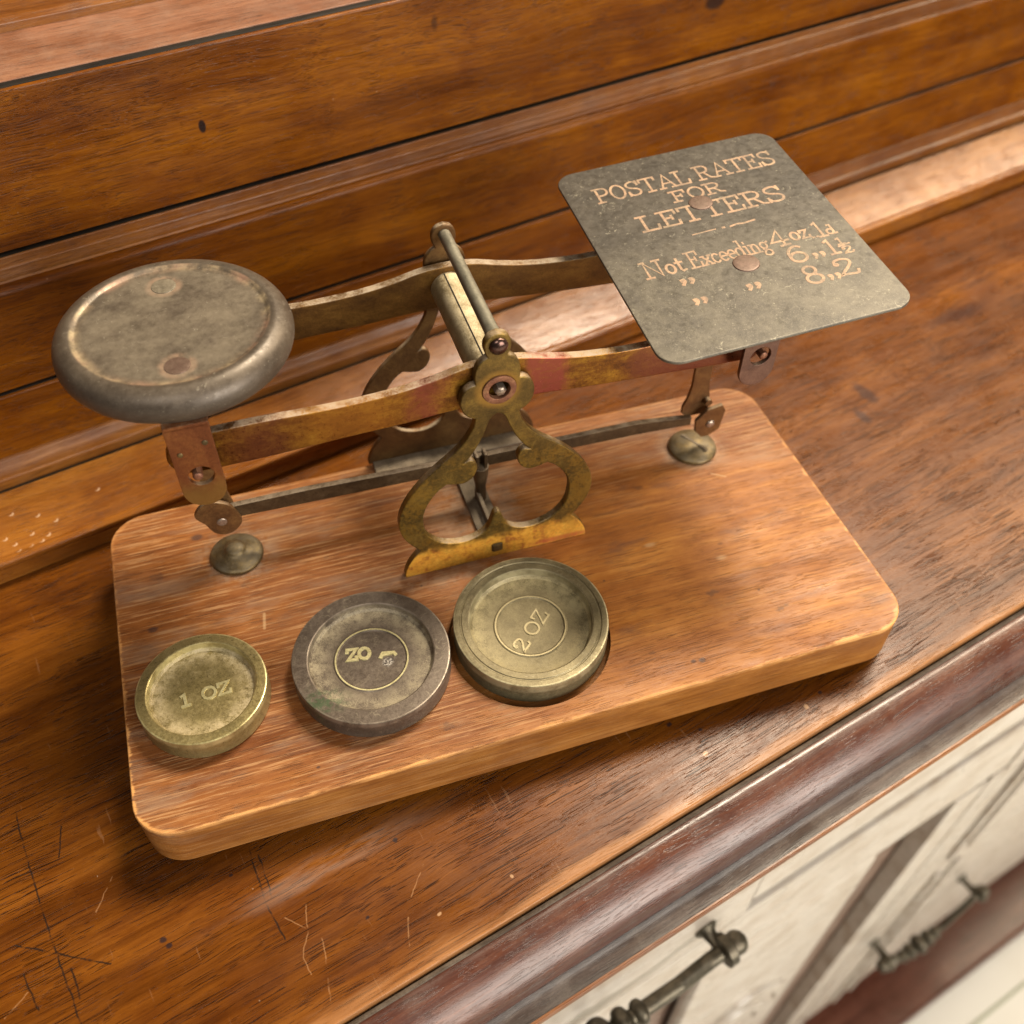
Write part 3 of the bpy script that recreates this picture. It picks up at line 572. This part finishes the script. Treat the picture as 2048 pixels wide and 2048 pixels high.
dpart('shelf', [(10.54, 9.1), (10.54, 9.385, .03), (12.92, 9.40), (13.4, 9.40), (13.4, 9.1)], M_TREAD)
dpart('shelf_moulding', [(12.93, 9.2), (12.93, 9.58, .02), (13.0, 9.68, .05), (13.15, 9.70), (20, 9.70), (20, 9.2)], M_MOULD)
# --- front of the desk
FV = -6.6
def dbox(name, u0, u1, v0, v1, z0, z1, mat, parent=desk, bev=.12):
    return link(name, scale_mesh(box_mesh(u0, u1, v0, v1, z0, z1, bev=bev)), mat, parent, sharp=30)
dbox('carcass', U0, U1, -5.7, 10, -72, -3.31, M_BROWN, bev=0)
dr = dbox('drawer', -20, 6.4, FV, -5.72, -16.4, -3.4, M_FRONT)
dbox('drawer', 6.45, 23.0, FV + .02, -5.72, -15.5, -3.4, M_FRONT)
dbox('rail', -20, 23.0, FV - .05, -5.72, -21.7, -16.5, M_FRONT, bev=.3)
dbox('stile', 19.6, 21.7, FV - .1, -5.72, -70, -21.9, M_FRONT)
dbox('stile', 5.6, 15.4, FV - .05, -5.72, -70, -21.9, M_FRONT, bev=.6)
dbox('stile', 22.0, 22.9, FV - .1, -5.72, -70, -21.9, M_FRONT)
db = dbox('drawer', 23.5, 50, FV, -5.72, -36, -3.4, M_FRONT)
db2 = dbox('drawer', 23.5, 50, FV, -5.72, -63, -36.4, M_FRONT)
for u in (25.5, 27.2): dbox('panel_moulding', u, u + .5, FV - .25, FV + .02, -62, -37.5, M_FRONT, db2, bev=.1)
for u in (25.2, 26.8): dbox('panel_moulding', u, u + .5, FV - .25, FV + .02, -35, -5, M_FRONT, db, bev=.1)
dbox('plinth', U0, U1, -10.4, -5.72, -75, -71, M_PLINTH, bev=.4)
# carved fan on the stile
bm = bmesh.new()
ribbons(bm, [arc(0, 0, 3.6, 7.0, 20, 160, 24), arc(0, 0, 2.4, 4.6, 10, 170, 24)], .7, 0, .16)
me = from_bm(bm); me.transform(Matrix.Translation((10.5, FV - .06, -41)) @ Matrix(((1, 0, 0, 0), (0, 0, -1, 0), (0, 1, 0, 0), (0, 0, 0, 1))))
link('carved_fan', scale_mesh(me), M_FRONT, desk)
def handle(parent, ua, ub, z, drop, out, rod):
    ring = []
    for u in (ua, ub):
        me = lathe([(0, -.1), (.42, -.05), (.44, .06), (.26, .2), (.20, .5), (.24, out), (0, out + .1)], 24)
        me.transform(Matrix.Translation((u, FV, z)) @ Matrix.Rotation(math.pi / 2, 4, 'X')); ring.append(me)
    n = 120; path = []; rad = []; L = ub - ua; ua -= .95; ub += .95
    for i in range(n + 1):
        t = i / n; u = ua + (ub - ua) * t; e = min(u - ua, ub - u); r = rod
        s_ = min(1, max(0, (e - 1.4) / 1.2)); path.append((u, FV - out, z - drop * s_))
        if e < .5: r = .42 * math.sqrt(max(.02, 1 - ((e - .38) / .40) ** 2))
        elif e < 1.05: r = .56 if .62 < e < .98 else .40
        m = abs(u - (ua + ub) / 2)
        for c_, a_, w_ in ((0, .66, .42), (.85, .54, .28), (1.5, .44, .22)):
            if abs(m - c_) < w_: r = max(r, rod + (a_ - rod) * math.sqrt(1 - ((m - c_) / w_) ** 2))
        rad.append(r)
    ring.append(tube_mesh(path, rad, 18))
    return link('handle', scale_mesh(join_meshes(ring)), M_HANDLE, parent, sharp=50)
handle(dr, -5.4, 4.2, -14.8, .5, .9, .27)
handle(db2, 24.3, 32.4, -47.0, 3.2, 1.4, .22)
me = box_mesh(-400, 400, -13.6, -13.3, -75.0, -74.95); scale_mesh(me); o = link('floor_joint', me, M_JOINT, fl); o.rotation_euler = (0, 0, TH)

# ================================================================ the postal scale
BZ = DZ
scale = thing('postal_scale', 'antique brass postal letter scale on a worn wooden board, round pan left, letter plate right', 'postal scale', (0, 0, BZ))
OFF = Matrix.Translation((0, 0, -BZ))
def spart(name, me, mat, parent=scale, sharp=35, label=None):
    """mesh given in scale coordinates (board top is z = 0)"""
    o = link(name, scale_mesh(me, OFF if parent is scale else None), mat, parent, sharp=sharp)
    if label: o['label'] = label
    return o
# materials read object coordinates measured from the board top, so shift origins there
def at_top(o):
    o.data.transform(Matrix.Translation((0, 0, BZ * S))); o.location = (0, 0, -BZ * S); return o
XC = .15
# ---- board with one round recess
T = 1.326
me = plate_mesh([rrect(-9, -4.47, 9, 4.5, .90, 10)], T, .045, 2); me.transform(Matrix.Translation((0, 0, -T / 2)))
tmp = bpy.data.objects.new('t', me); COL.objects.link(tmp)
cut = lathe([(0, -.30), (1.90, -.30), (1.90, .5), (0, .5)], 96); cut.transform(Matrix.Translation((.13, -2.10, 0)))
cob = bpy.data.objects.new('cut', cut); COL.objects.link(cob)
md = tmp.modifiers.new('b', 'BOOLEAN'); md.operation = 'DIFFERENCE'; md.solver = 'EXACT'; md.object = cob
bme = evaluated(tmp); bpy.data.objects.remove(tmp); bpy.data.objects.remove(cob)
at_top(spart('board', bme, M_BOARD, sharp=28))
for x in (-7.3, 7.3):
    for y in (-3.55, 3.6):
        m_ = lathe([(0, 0), (.55, 0), (.6, .06), (.6, .30), (0, .30)], 32); m_.transform(Matrix.Translation((x, y, BZ + .0)))
        spart('foot', m_, M_PLINTH)
# ---- ornamental side frames
half_out = [(0, 6.97), (.17, 6.91), (.28, 6.75), (.28, 6.55), (.22, 6.39, 1), (.33, 6.32), (.45, 6.17), (.50, 5.95), (.49, 5.73, 1), (.60, 5.70), (.74, 5.58), (.82, 5.34), (.78, 5.06), (.66, 4.88), (.50, 4.78, 1),
            (.57, 4.5), (.77, 4.15), (1.05, 3.84), (1.36, 3.58), (1.72, 3.24), (2.07, 2.8), (2.30, 2.35), (2.38, 1.92), (2.31, 1.50), (2.14, 1.17), (1.92, .88, 1), (2.05, .74), (2.20, .52), (2.30, .30), (2.35, .10), (2.34, 0, 1)]
half_in = [(0, 4.83), (.15, 4.72), (.27, 4.40), (.42, 4.04), (.62, 3.70), (.76, 3.53, 1), (.62, 3.57), (.50, 3.44), (.48, 3.24), (.59, 3.00), (.78, 2.88), (1.0, 2.90), (1.20, 2.96, 1), (1.42, 2.79), (1.66, 2.45), (1.78, 2.10),
           (1.79, 1.75), (1.71, 1.38), (1.42, 1.03), (1.05, .87), (.70, .86), (.42, .97), (.24, 1.14), (.15, 1.38), (.09, 1.58), (0, 1.67)]
def mirror(half):
    r = catmull(half, 5)
    return [(XC + x, z) for x, z in r] + [(XC - x, z) for x, z in reversed(r) if abs(x) > 1e-6]
def frame_mesh(y, t):
    me = plate_mesh([mirror(half_out), mirror(half_in), [(XC + .03 + a, b) for a, b in circle(0, 5.50, .36, 32)]], t, .035, 2)
    return upright(me, y)
fr_f = at_top(spart('frame', frame_mesh(.54, .20), M_FRAME, label='olive brass frame with orange foot'))
fr_b = at_top(spart('frame', frame_mesh(4.57, .14), M_FRAME2, label='dull brown frame further back'))
def cyl(y0, y1, x, z, r, r2=None, n=32, dome=0.0):
    pr = [(0, 0), (r, 0), (r2 or r, y1 - y0)]
    if dome: pr += [((r2 or r) * .7, (y1 - y0) + dome * .75), (0, (y1 - y0) + dome)]
    else: pr += [(0, y1 - y0)]
    me = lathe(pr, n); me.transform(Matrix.Translation((x, y0, z)) @ Matrix.Rotation(-math.pi / 2, 4, 'X')); return me
def cyl_front(yb, yf, x, z, r, dome=0.0, n=32):
    h = yb - yf
    pr = [(0, 0), (r, 0), (r, h)] + ([(r * .92, h + dome * .35), (r * .7, h + dome * .72), (r * .35, h + dome * .95), (0, h + dome)] if dome else [(0, h)])
    me = lathe(pr, n); me.transform(Matrix.Translation((x, yb, z)) @ Matrix.Rotation(math.pi / 2, 4, 'X')); return me
def washer(x, z, r0, r1, yf, t):
    me = plate_mesh([circle(x, z, r1, 40), circle(x, z, r0, 32)], t, .02, 1); return upright(me, yf)
def sub(name, me, mat, par): return link(name, scale_mesh(me), mat, par)
sub('bush', washer(XC + .03, 5.5, .235, .375, .47, .14), M_BUSH, fr_f)
sub('knife_edge', cyl_front(.86, .42, XC + .05, 5.47, .135, .06, 6), M_PINHEAD, fr_f)
sub('rivet', cyl_front(.45, .415, XC + .01, 6.66, .20, .10), M_DARKRIV, fr_f)
sub('bush', washer(XC + .03, 5.5, .2, .375, 4.51, .1), M_BUSH, fr_b)
bm = bmesh.new(); box_bm(bm, XC - .15, XC + .13, .395, .45, .22, .52); bmesh.ops.bevel(bm, geom=bm.edges[:], offset=.03, segments=2, affect='EDGES')
sub('screw', from_bm(bm), M_SCREW, fr_f)
spart('foot_flange', box_mesh(XC - 2.25, XC + 2.2, 4.02, 4.5, .0, .09, bev=.03), M_STRAP)
spart('foot_flange', box_mesh(XC - 2.0, XC + 2.0, .65, .95, .0, .10, bev=.03), M_STRAP)
spart('bed_strap', join_meshes([box_mesh(-.12, .52, 1.0, 4.2, .002, .13, bev=.03), box_mesh(.16, .26, .66, 2.45, .12, .42, bev=.02)]), M_STRAP)
# ---- the two beams
top = [(6.2, 5.64), (5, 5.66), (4, 5.66), (3, 5.65), (2.0, 5.73), (1.25, 5.87), (.62, 6.02), (0, 6.07), (-.62, 6.02), (-1.25, 5.87), (-2.0, 5.74), (-3, 5.67), (-4, 5.67), (-5, 5.69), (-6.3, 5.66)]
bot = [(-6.3, 4.69), (-5, 4.71), (-4, 4.76), (-3, 4.81), (-2, 4.85), (-1, 4.93), (0, 4.95), (1, 4.92), (2, 4.85), (3, 4.79), (4, 4.75), (5, 4.70), (6.2, 4.66)]
def beam_mesh(y, t):
    lp = [(XC + a, b - .008 * a) for a, b in catmull(top, 4)] + [(XC - 6.3 + .5 * math.cos(math.radians(a)), 5.22 + .48 * math.sin(math.radians(a))) for a in range(100, 270, 12)] + [(XC + a, b - .008 * a) for a, b in catmull(bot, 4)]
    lp += [(XC + 6.2 + .22 * math.cos(math.radians(a)), 5.11 + .47 * math.sin(math.radians(a))) for a in range(-80, 90, 12)]
    return upright(plate_mesh([lp], t, .03, 2), y)
b_f = at_top(spart('beam', beam_mesh(.78, .22), M_BEAM, label='golden beam with red worn patches'))
b_b = at_top(spart('beam', beam_mesh(4.29, .22), M_BEAM2, label='brown beam further back'))
# ---- pivot tube with its slit, and the rod joining the frames
tm = tube_mesh([(XC - .02, .88, 5.50), (XC - .02, 1.4, 5.50), (XC - .02, 2.5, 5.50), (XC - .02, 4.19, 5.50)], .42, 40)
tb = at_top(spart('pivot_tube', tm, M_DUSTYTUBE))
sub('slit', box_mesh(XC - .13, XC - .10, .9, 4.16, 5.86, 5.912), M_GROOVE, tb)
at_top(spart('cross_rod', tube_mesh([(XC + .02, .62, 6.66), (XC + .02, 1.0, 6.66), (XC + .02, 2.5, 6.68), (XC + .02, 4.0, 6.70), (XC + .02, 4.5, 6.70)], [.19, .155, .15, .145, .145], 24), M_STEEL))
# ---- stirrups that hang on the beam ends
def stirrup(xc, ztop, tailx):
    w2 = .43
    leg = [(xc - w2, ztop), (xc - w2, 4.75)] + [(xc + w2 * math.cos(math.radians(a)), 4.66 + .44 * math.sin(math.radians(a))) for a in range(180, 361, 12)] + [(xc + w2, 4.75), (xc + w2, ztop)]
    hole = circle(xc + .02, 5.06, .25, 28, .25)
    ms = [upright(plate_mesh([leg, hole], .12, .02, 1), .28), upright(plate_mesh([leg, hole], .12, .02, 1), 4.86), box_mesh(xc - w2, xc + w2, .22, 4.92, ztop - .06, ztop + .06, bev=.03)]
    tail = [(tailx - .25, ztop), (tailx - .25, 2.2), (tailx - .32, 1.8), (tailx - .42, 1.55), (tailx - .42, 1.32), (tailx - .25, 1.16), (tailx + .25, 1.16), (tailx + .36, 1.35), (tailx + .33, 1.75), (tailx + .25, 2.2), (tailx + .25, ztop)]
    return join_meshes(ms), upright(plate_mesh([tail], .1, .02, 1), 2.62)
m1, t1 = stirrup(-6.08, 6.38, -6.1); m2, t2 = stirrup(6.24, 6.62, 6.38)
st_l = at_top(spart('stirrup', m1, M_COPPER, label='copper red strap under the round pan'))
st_r = at_top(spart('stirrup', m2, M_STIRRUP, label='dull brown strap under the letter plate'))
sub('hanger', t1, M_BROWNMETAL, st_l); sub('hanger', t2, M_BROWNMETAL, st_r)
for par, x in ((st_l, -6.13), (st_r, 6.34)):
    sub('pin', cyl_front(.70, .24, x, 5.05, .105, .04, 8), M_BUSH, par)
for x, z, r in ((-6.33, 5.72, .055), (-5.82, 5.92, .06)): sub('rivet', cyl_front(.24, .205, x, z, r, .01, 12), M_SCREW, st_l)
# ---- lower link bar with its clevises
lk = [(-5.9, 1.72), (-4, 1.72), (0, 1.55), (4.7, 1.45), (6.2, 1.24), (6.2, .98), (4.7, 1.06), (0, 1.18), (-4, 1.28), (-5.9, 1.34)]
lb = at_top(spart('link_bar', upright(plate_mesh([lk], .16, .02, 1), 2.5), M_LINK))
cl = catmull([(-6.68, 1.80), (-6.50, 1.45), (-6.36, 1.12), (-6.12, .98), (-5.85, 1.06), (-5.66, 1.32), (-5.72, 1.62), (-5.9, 1.98), (-6.35, 2.15)], 4, True)
sub('clevis', upright(plate_mesh([cl], .12, .02, 1), 2.34), M_BROWNMETAL, lb)
cr = [(6.27, 1.20), (6.30, .82), (6.52, .56), (6.72, .56), (7.02, .74), (7.10, 1.38), (6.98, 1.60), (6.55, 1.52)]
sub('clevis', upright(plate_mesh([cr], .12, .02, 1), 2.34), M_BROWNMETAL, lb)
sub('pin', cyl_front(2.4, 2.27, -6.12, 1.44, .12, .02, 16), M_PINHEAD, lb)
sub('pin', cyl_front(2.4, 2.26, 6.70, 1.02, .125, .05, 20), M_PINHEAD, lb)
sub('pin', cyl_front(2.66, 2.40, 6.62, 1.66, .10, .0, 12), M_BROWNMETAL, lb)
# ---- forked post in the middle
pm = join_meshes([tube_mesh([(XC + .15, 2.36, .1), (XC + .15, 2.36, .6), (XC + .15, 2.36, 1.0), (XC + .15, 2.36, 1.3)], [.16, .14, .20, .22], 14), box_mesh(XC + .0, XC + .09, 2.22, 2.5, 1.2, 1.75, bev=.03), box_mesh(XC + .22, XC + .31, 2.22, 2.5, 1.2, 1.78, bev=.03)])
spart('forked_post', pm, M_LINK)
# ---- screws in the board
def board_screw(x, y, slot):
    if slot:
        me = lathe([(0, 0), (.65, 0), (.67, .05), (.64, .11), (.55, .17), (.4, .225), (.2, .255), (0, .262)], 48)
    else:
        me = lathe([(0, 0), (.64, 0), (.66, .06), (.635, .11), (.56, .155), (.42, .19), (.29, .22), (.25, .30), (.17, .36), (.08, .385), (0, .39)], 48)
    me.transform(Matrix.Translation((x, y, .001)))
    o = at_top(spart('board_screw', me, M_SCREW, sharp=60))
    if slot:
        b = bmesh.new(); box_bm(b, -.065, .065, -.46, .40, .12, .270, Matrix.Translation((x, y, 0)) @ Matrix.Rotation(math.radians(28), 4, 'Z')); bmesh.ops.bevel(b, geom=b.edges[:], offset=.03, segments=2, affect='EDGES')
        sub('slot', from_bm(b), M_STRAP, o)
board_screw(-6.02, 2.40, False); board_screw(6.41, 2.46, True)
# ---- round pan
PX, PY, PZ = -5.946, 2.543, 7.08
prof = [(0, PZ), (1.0, PZ), (1.82, PZ), (1.875, PZ + .012), (1.915, PZ + .055)]
prof += [(1.93 + .42 * math.sin(math.radians(a)), 6.74 + .41 * math.cos(math.radians(a))) for a in range(12, 150, 8)]
prof += [(2.05, 6.40), (1.9, 6.45), (0, 6.45)]
me = lathe(prof, 128); me.transform(Matrix.Translation((PX, PY, 0)))
def pan_extra(g, p, col, met, r):
    q = g.sep(g.vm('SUBTRACT', p, (PX, PY, 0))); rad = g.vm('LENGTH', g.com(q[0], q[1], 0), out=1)
    k = g.ma('MULTIPLY', g.rng(rad, 1.66, 1.88), g.rng(rad, 1.96, 1.90)); k = g.ma('MULTIPLY', k, g.rng(g.noise(p, 1.6, 4, .65), .34, .66))
    col = g.mix(g.ma('MULTIPLY', k, .65), col, g.ramp(g.noise(p, 1.1, 3, .6), [(.4, (.42, .24, .16)), (.6, (.56, .43, .25))]))
    for c in ((-5.98, 3.81, 0), (-5.97, 1.19, 0)):
        rr = g.vm('LENGTH', g.vm('SUBTRACT', g.com(g.sep(p)[0], g.sep(p)[1], 0), c), out=1)
        col = g.mix(g.ma('MULTIPLY', g.ma('MULTIPLY', g.rng(rr, .42, .30), g.rng(g.noise(p, 3, 4, .6), .3, .55)), .6), col, (.42, .26, .17))
    inn = g.ma('MULTIPLY', g.rng(rad, 1.9, 1.6), g.rng(g.noise(p, 1.3, 6, .72), .30, .70))
    col = g.mix(g.ma('MULTIPLY', inn, .6), col, (.25, .205, .145))
    lint = g.noise(g.vm('ADD', p, g.scl(g.noise(p, 5.0, 2, .5, col=True), (.8, .8, 0))), 15, 1.5, .4)
    col = g.mix(g.ma('MULTIPLY', g.rng(lint, .69, .75), .35), col, (.42, .37, .28))
    return col, met, r
M_PAN = metal('grey brown pan', [(.28, (.058, .044, .032)), (.5, (.088, .067, .049)), (.74, (.128, .100, .073))], .9, .35, .42, DUST, .06, .12, .10, extra=pan_extra, seed=3)
pan = at_top(spart('pan', me, M_PAN, sharp=50))
for c in ((-5.98, 3.81), (-5.97, 1.19)):
    m_ = lathe([(0, .02), (.2, .02), (.245, .012), (.262, -.02)], 36); m_.transform(Matrix.Translation((c[0], c[1], PZ)))
    sub('rivet', m_, M_RIVET if c[1] < 2 else M_PATINA, pan)
# ---- letter plate, slightly tilted, with its printed rates
PM = Matrix.Translation((6.083, 2.5386, 6.75)) @ Matrix(((1, 0, 0, 0), (0, 1, 0, 0), (.0854, .0129, 1, 0), (0, 0, 0, 1))) @ Matrix.Rotation(-.0347, 4, 'Z')
me = plate_mesh([rrect(-2.811, -3.617, 2.811, 3.617, .48, 10)], .07, .02, 2)
pl = spart('letter_plate', me, M_PLATE); pl.data.transform(Matrix.Scale(1 / S, 4)); pl.data.transform(OFF.inverted()); pl.data.transform(Matrix.Scale(S, 4))
pl.location = PM.to_translation() * S + Vector((0, 0, -BZ * S))
pl.rotation_euler = (math.atan(.0129), -math.atan(.0854), -.0347)
ZP = .035
bm = bmesh.new(); A, B = ZP - .002, ZP + .004
text(bm, 'POSTAL RATES', -2.13, 2.17, 2.44, .56, .052, A, B)
text(bm, 'FOR', -.48, 1.55, .82, .42, .052, A, B)
text(bm, 'LETTERS', -1.56, .73, 2.02, .57, .060, A, B)
ribbons(bm, [[(-.59, .225), (-.30, .235)], [(-.30, .237), (-.03, .24)]], .035, A, B); ribbons(bm, [[(.15, .235), (.18, .235)]], .06, A, B)
ribbons(bm, [['c', (.33, .215), (.5, .25), (.65, .225), (.93, .255)]], .05, A, B)
text(bm, 'Not', -2.10, -.90, -1.17, .56, .055, A, B)
text(bm, 'Exceeding', -1.06, -.90, .84, .56, .045, A, B)
text(bm, '4', .88, -.86, 1.34, .56, .06, A, B); text(bm, 'oz', 1.38, -.78, 1.84, .50, .055, A, B); text(bm, '..', 1.82, -.85, 2.0, .5, .05, A, B)
text(bm, '1', 1.98, -.87, 2.20, .53, .055, A, B); text(bm, 'd', 2.2, -.85, 2.42, .32, .05, A, B)
text(bm, ',,', -1.50, -1.28, -1.12, .62, .07, A, B); text(bm, ',,', -.26, -1.93, .12, .62, .07, A, B); text(bm, ',,', -1.49, -1.98, -1.12, .62, .07, A, B)
text(bm, '6', 1.02, -1.52, 1.50, .55, .065, A, B); text(bm, ',,', 1.52, -1.45, 1.86, .6, .06, A, B); text(bm, '1', 1.92, -1.53, 2.16, .50, .06, A, B)
text(bm, '1', 2.22, -1.27, 2.40, .22, .045, A, B); ribbons(bm, [[(2.2, -1.33), (2.46, -1.29)]], .045, A, B); text(bm, '2', 2.22, -1.60, 2.46, .23, .045, A, B)
text(bm, '8', 1.01, -2.30, 1.48, .58, .065, A, B); text(bm, ',,', 1.48, -2.24, 1.82, .6, .06, A, B); text(bm, '2', 1.76, -2.29, 2.26, .55, .06, A, B)
sub('lettering', from_bm(bm), M_LETTER, pl)
for x, y, r in ((.07, 1.31, .285), (.09, -1.15, .30)):
    m_ = lathe([(0, .028), (r * .8, .026), (r * .95, .018), (r, 0)], 40); m_.transform(Matrix.Translation((x, y, ZP))); sub('rivet', m_, M_RIVET, pl)

# ================================================================ the three loose weights
def weight(label, x, y, z, R, H, inner, depth, mat, ring=None, tilt=(0, 0), bev=.04, lines=(), matr=M_RAISE1, txt=None):
    t = thing('brass_weight', label, 'weight', (x, y, z), 0, 'disc weights on the scale board'); t.rotation_euler = (tilt[0], tilt[1], 0)
    pr = [(0, 0), (R - .06, 0), (R - .015, .03), (R, .07), (R, H - bev), (R - bev * .3, H - bev * .25), (R - bev, H)]
    for a in lines: pr += [(a + .03, H), (a + .012, H - .018), (a - .012, H - .018), (a - .03, H)]
    pr += [(inner + .035, H), (inner + .01, H - .012), (inner - .01, H - depth * .75), (inner - .07, H - depth)]
    if ring: pr += [(ring + .05, H - depth), (ring + .02, H - depth + .018), (ring - .02, H - depth + .018), (ring - .05, H - depth)]
    pr += [(0, H - depth)]
    o = link('disc', scale_mesh(lathe(pr, 128)), mat, t, sharp=24)
    b = bmesh.new(); fz = H - depth; txt(b, fz)
    link('lettering', scale_mesh(from_bm(b)), matr, t)
    if ring:
        b = bmesh.new(); ribbons(b, [arc(0, 0, ring, ring, 0, 360, 72)], .035, fz, fz + .021); link('ring_line', scale_mesh(from_bm(b)), matr, t)
    return t
def placed(s, cx, cy, ang, wd, ht, st):
    def f(b, fz):
        b2 = bmesh.new(); text(b2, s, -wd / 2, -ht / 2, wd / 2, ht, st, fz - .003, fz + .022)
        bmesh.ops.transform(b2, matrix=Matrix.Translation((cx, cy, 0)) @ Matrix.Rotation(math.radians(ang), 4, 'Z'), verts=b2.verts[:])
        m = bpy.data.meshes.new('x'); b2.to_mesh(m); b2.free(); b.from_mesh(m)
    return f
weight('smallest weight, bright yellow brass disc stamped 1 OZ at the board corner', -7.234, -1.58, 0.0, 1.41, .607, 1.15, .22, M_W1, txt=placed('1  OZ', .06, -.06, 4, 1.10, .29, .06))
def w2txt(b, fz):
    placed('OZ', -.27, .22, 171, .56, .28, .075)(b, fz); 
    b2 = bmesh.new(); ribbons(b2, [[(-.17, -.02), (-.10, .07), (.14, .02), (.16, -.03)], [(-.13, .03), (.05, .02)]], .075, fz - .003, fz + .024)
    bmesh.ops.transform(b2, matrix=Matrix.Translation((.37, -.0, 0)), verts=b2.verts[:]); m = bpy.data.meshes.new('x'); b2.to_mesh(m); b2.free(); b.from_mesh(m)
weight('dark brown bronze weight with OZ upside down and a chipped numeral, middle of three', -3.542, -1.8585, 0.0, 1.77, .588, 1.39, .20, M_W2, ring=.81, txt=w2txt)
def w3txt(b, fz): placed('2 OZ', -.03, -.12, 43, 1.25, .33, .045)(b, fz)
weight('olive grey brass weight sitting loose in the round recess before the frame foot', .199, -1.9688, -.16, 1.80, .69, 1.42, .29, M_W3, ring=.82, tilt=(.025, -.02), lines=(1.62,), matr=M_RAISE3, txt=w3txt)
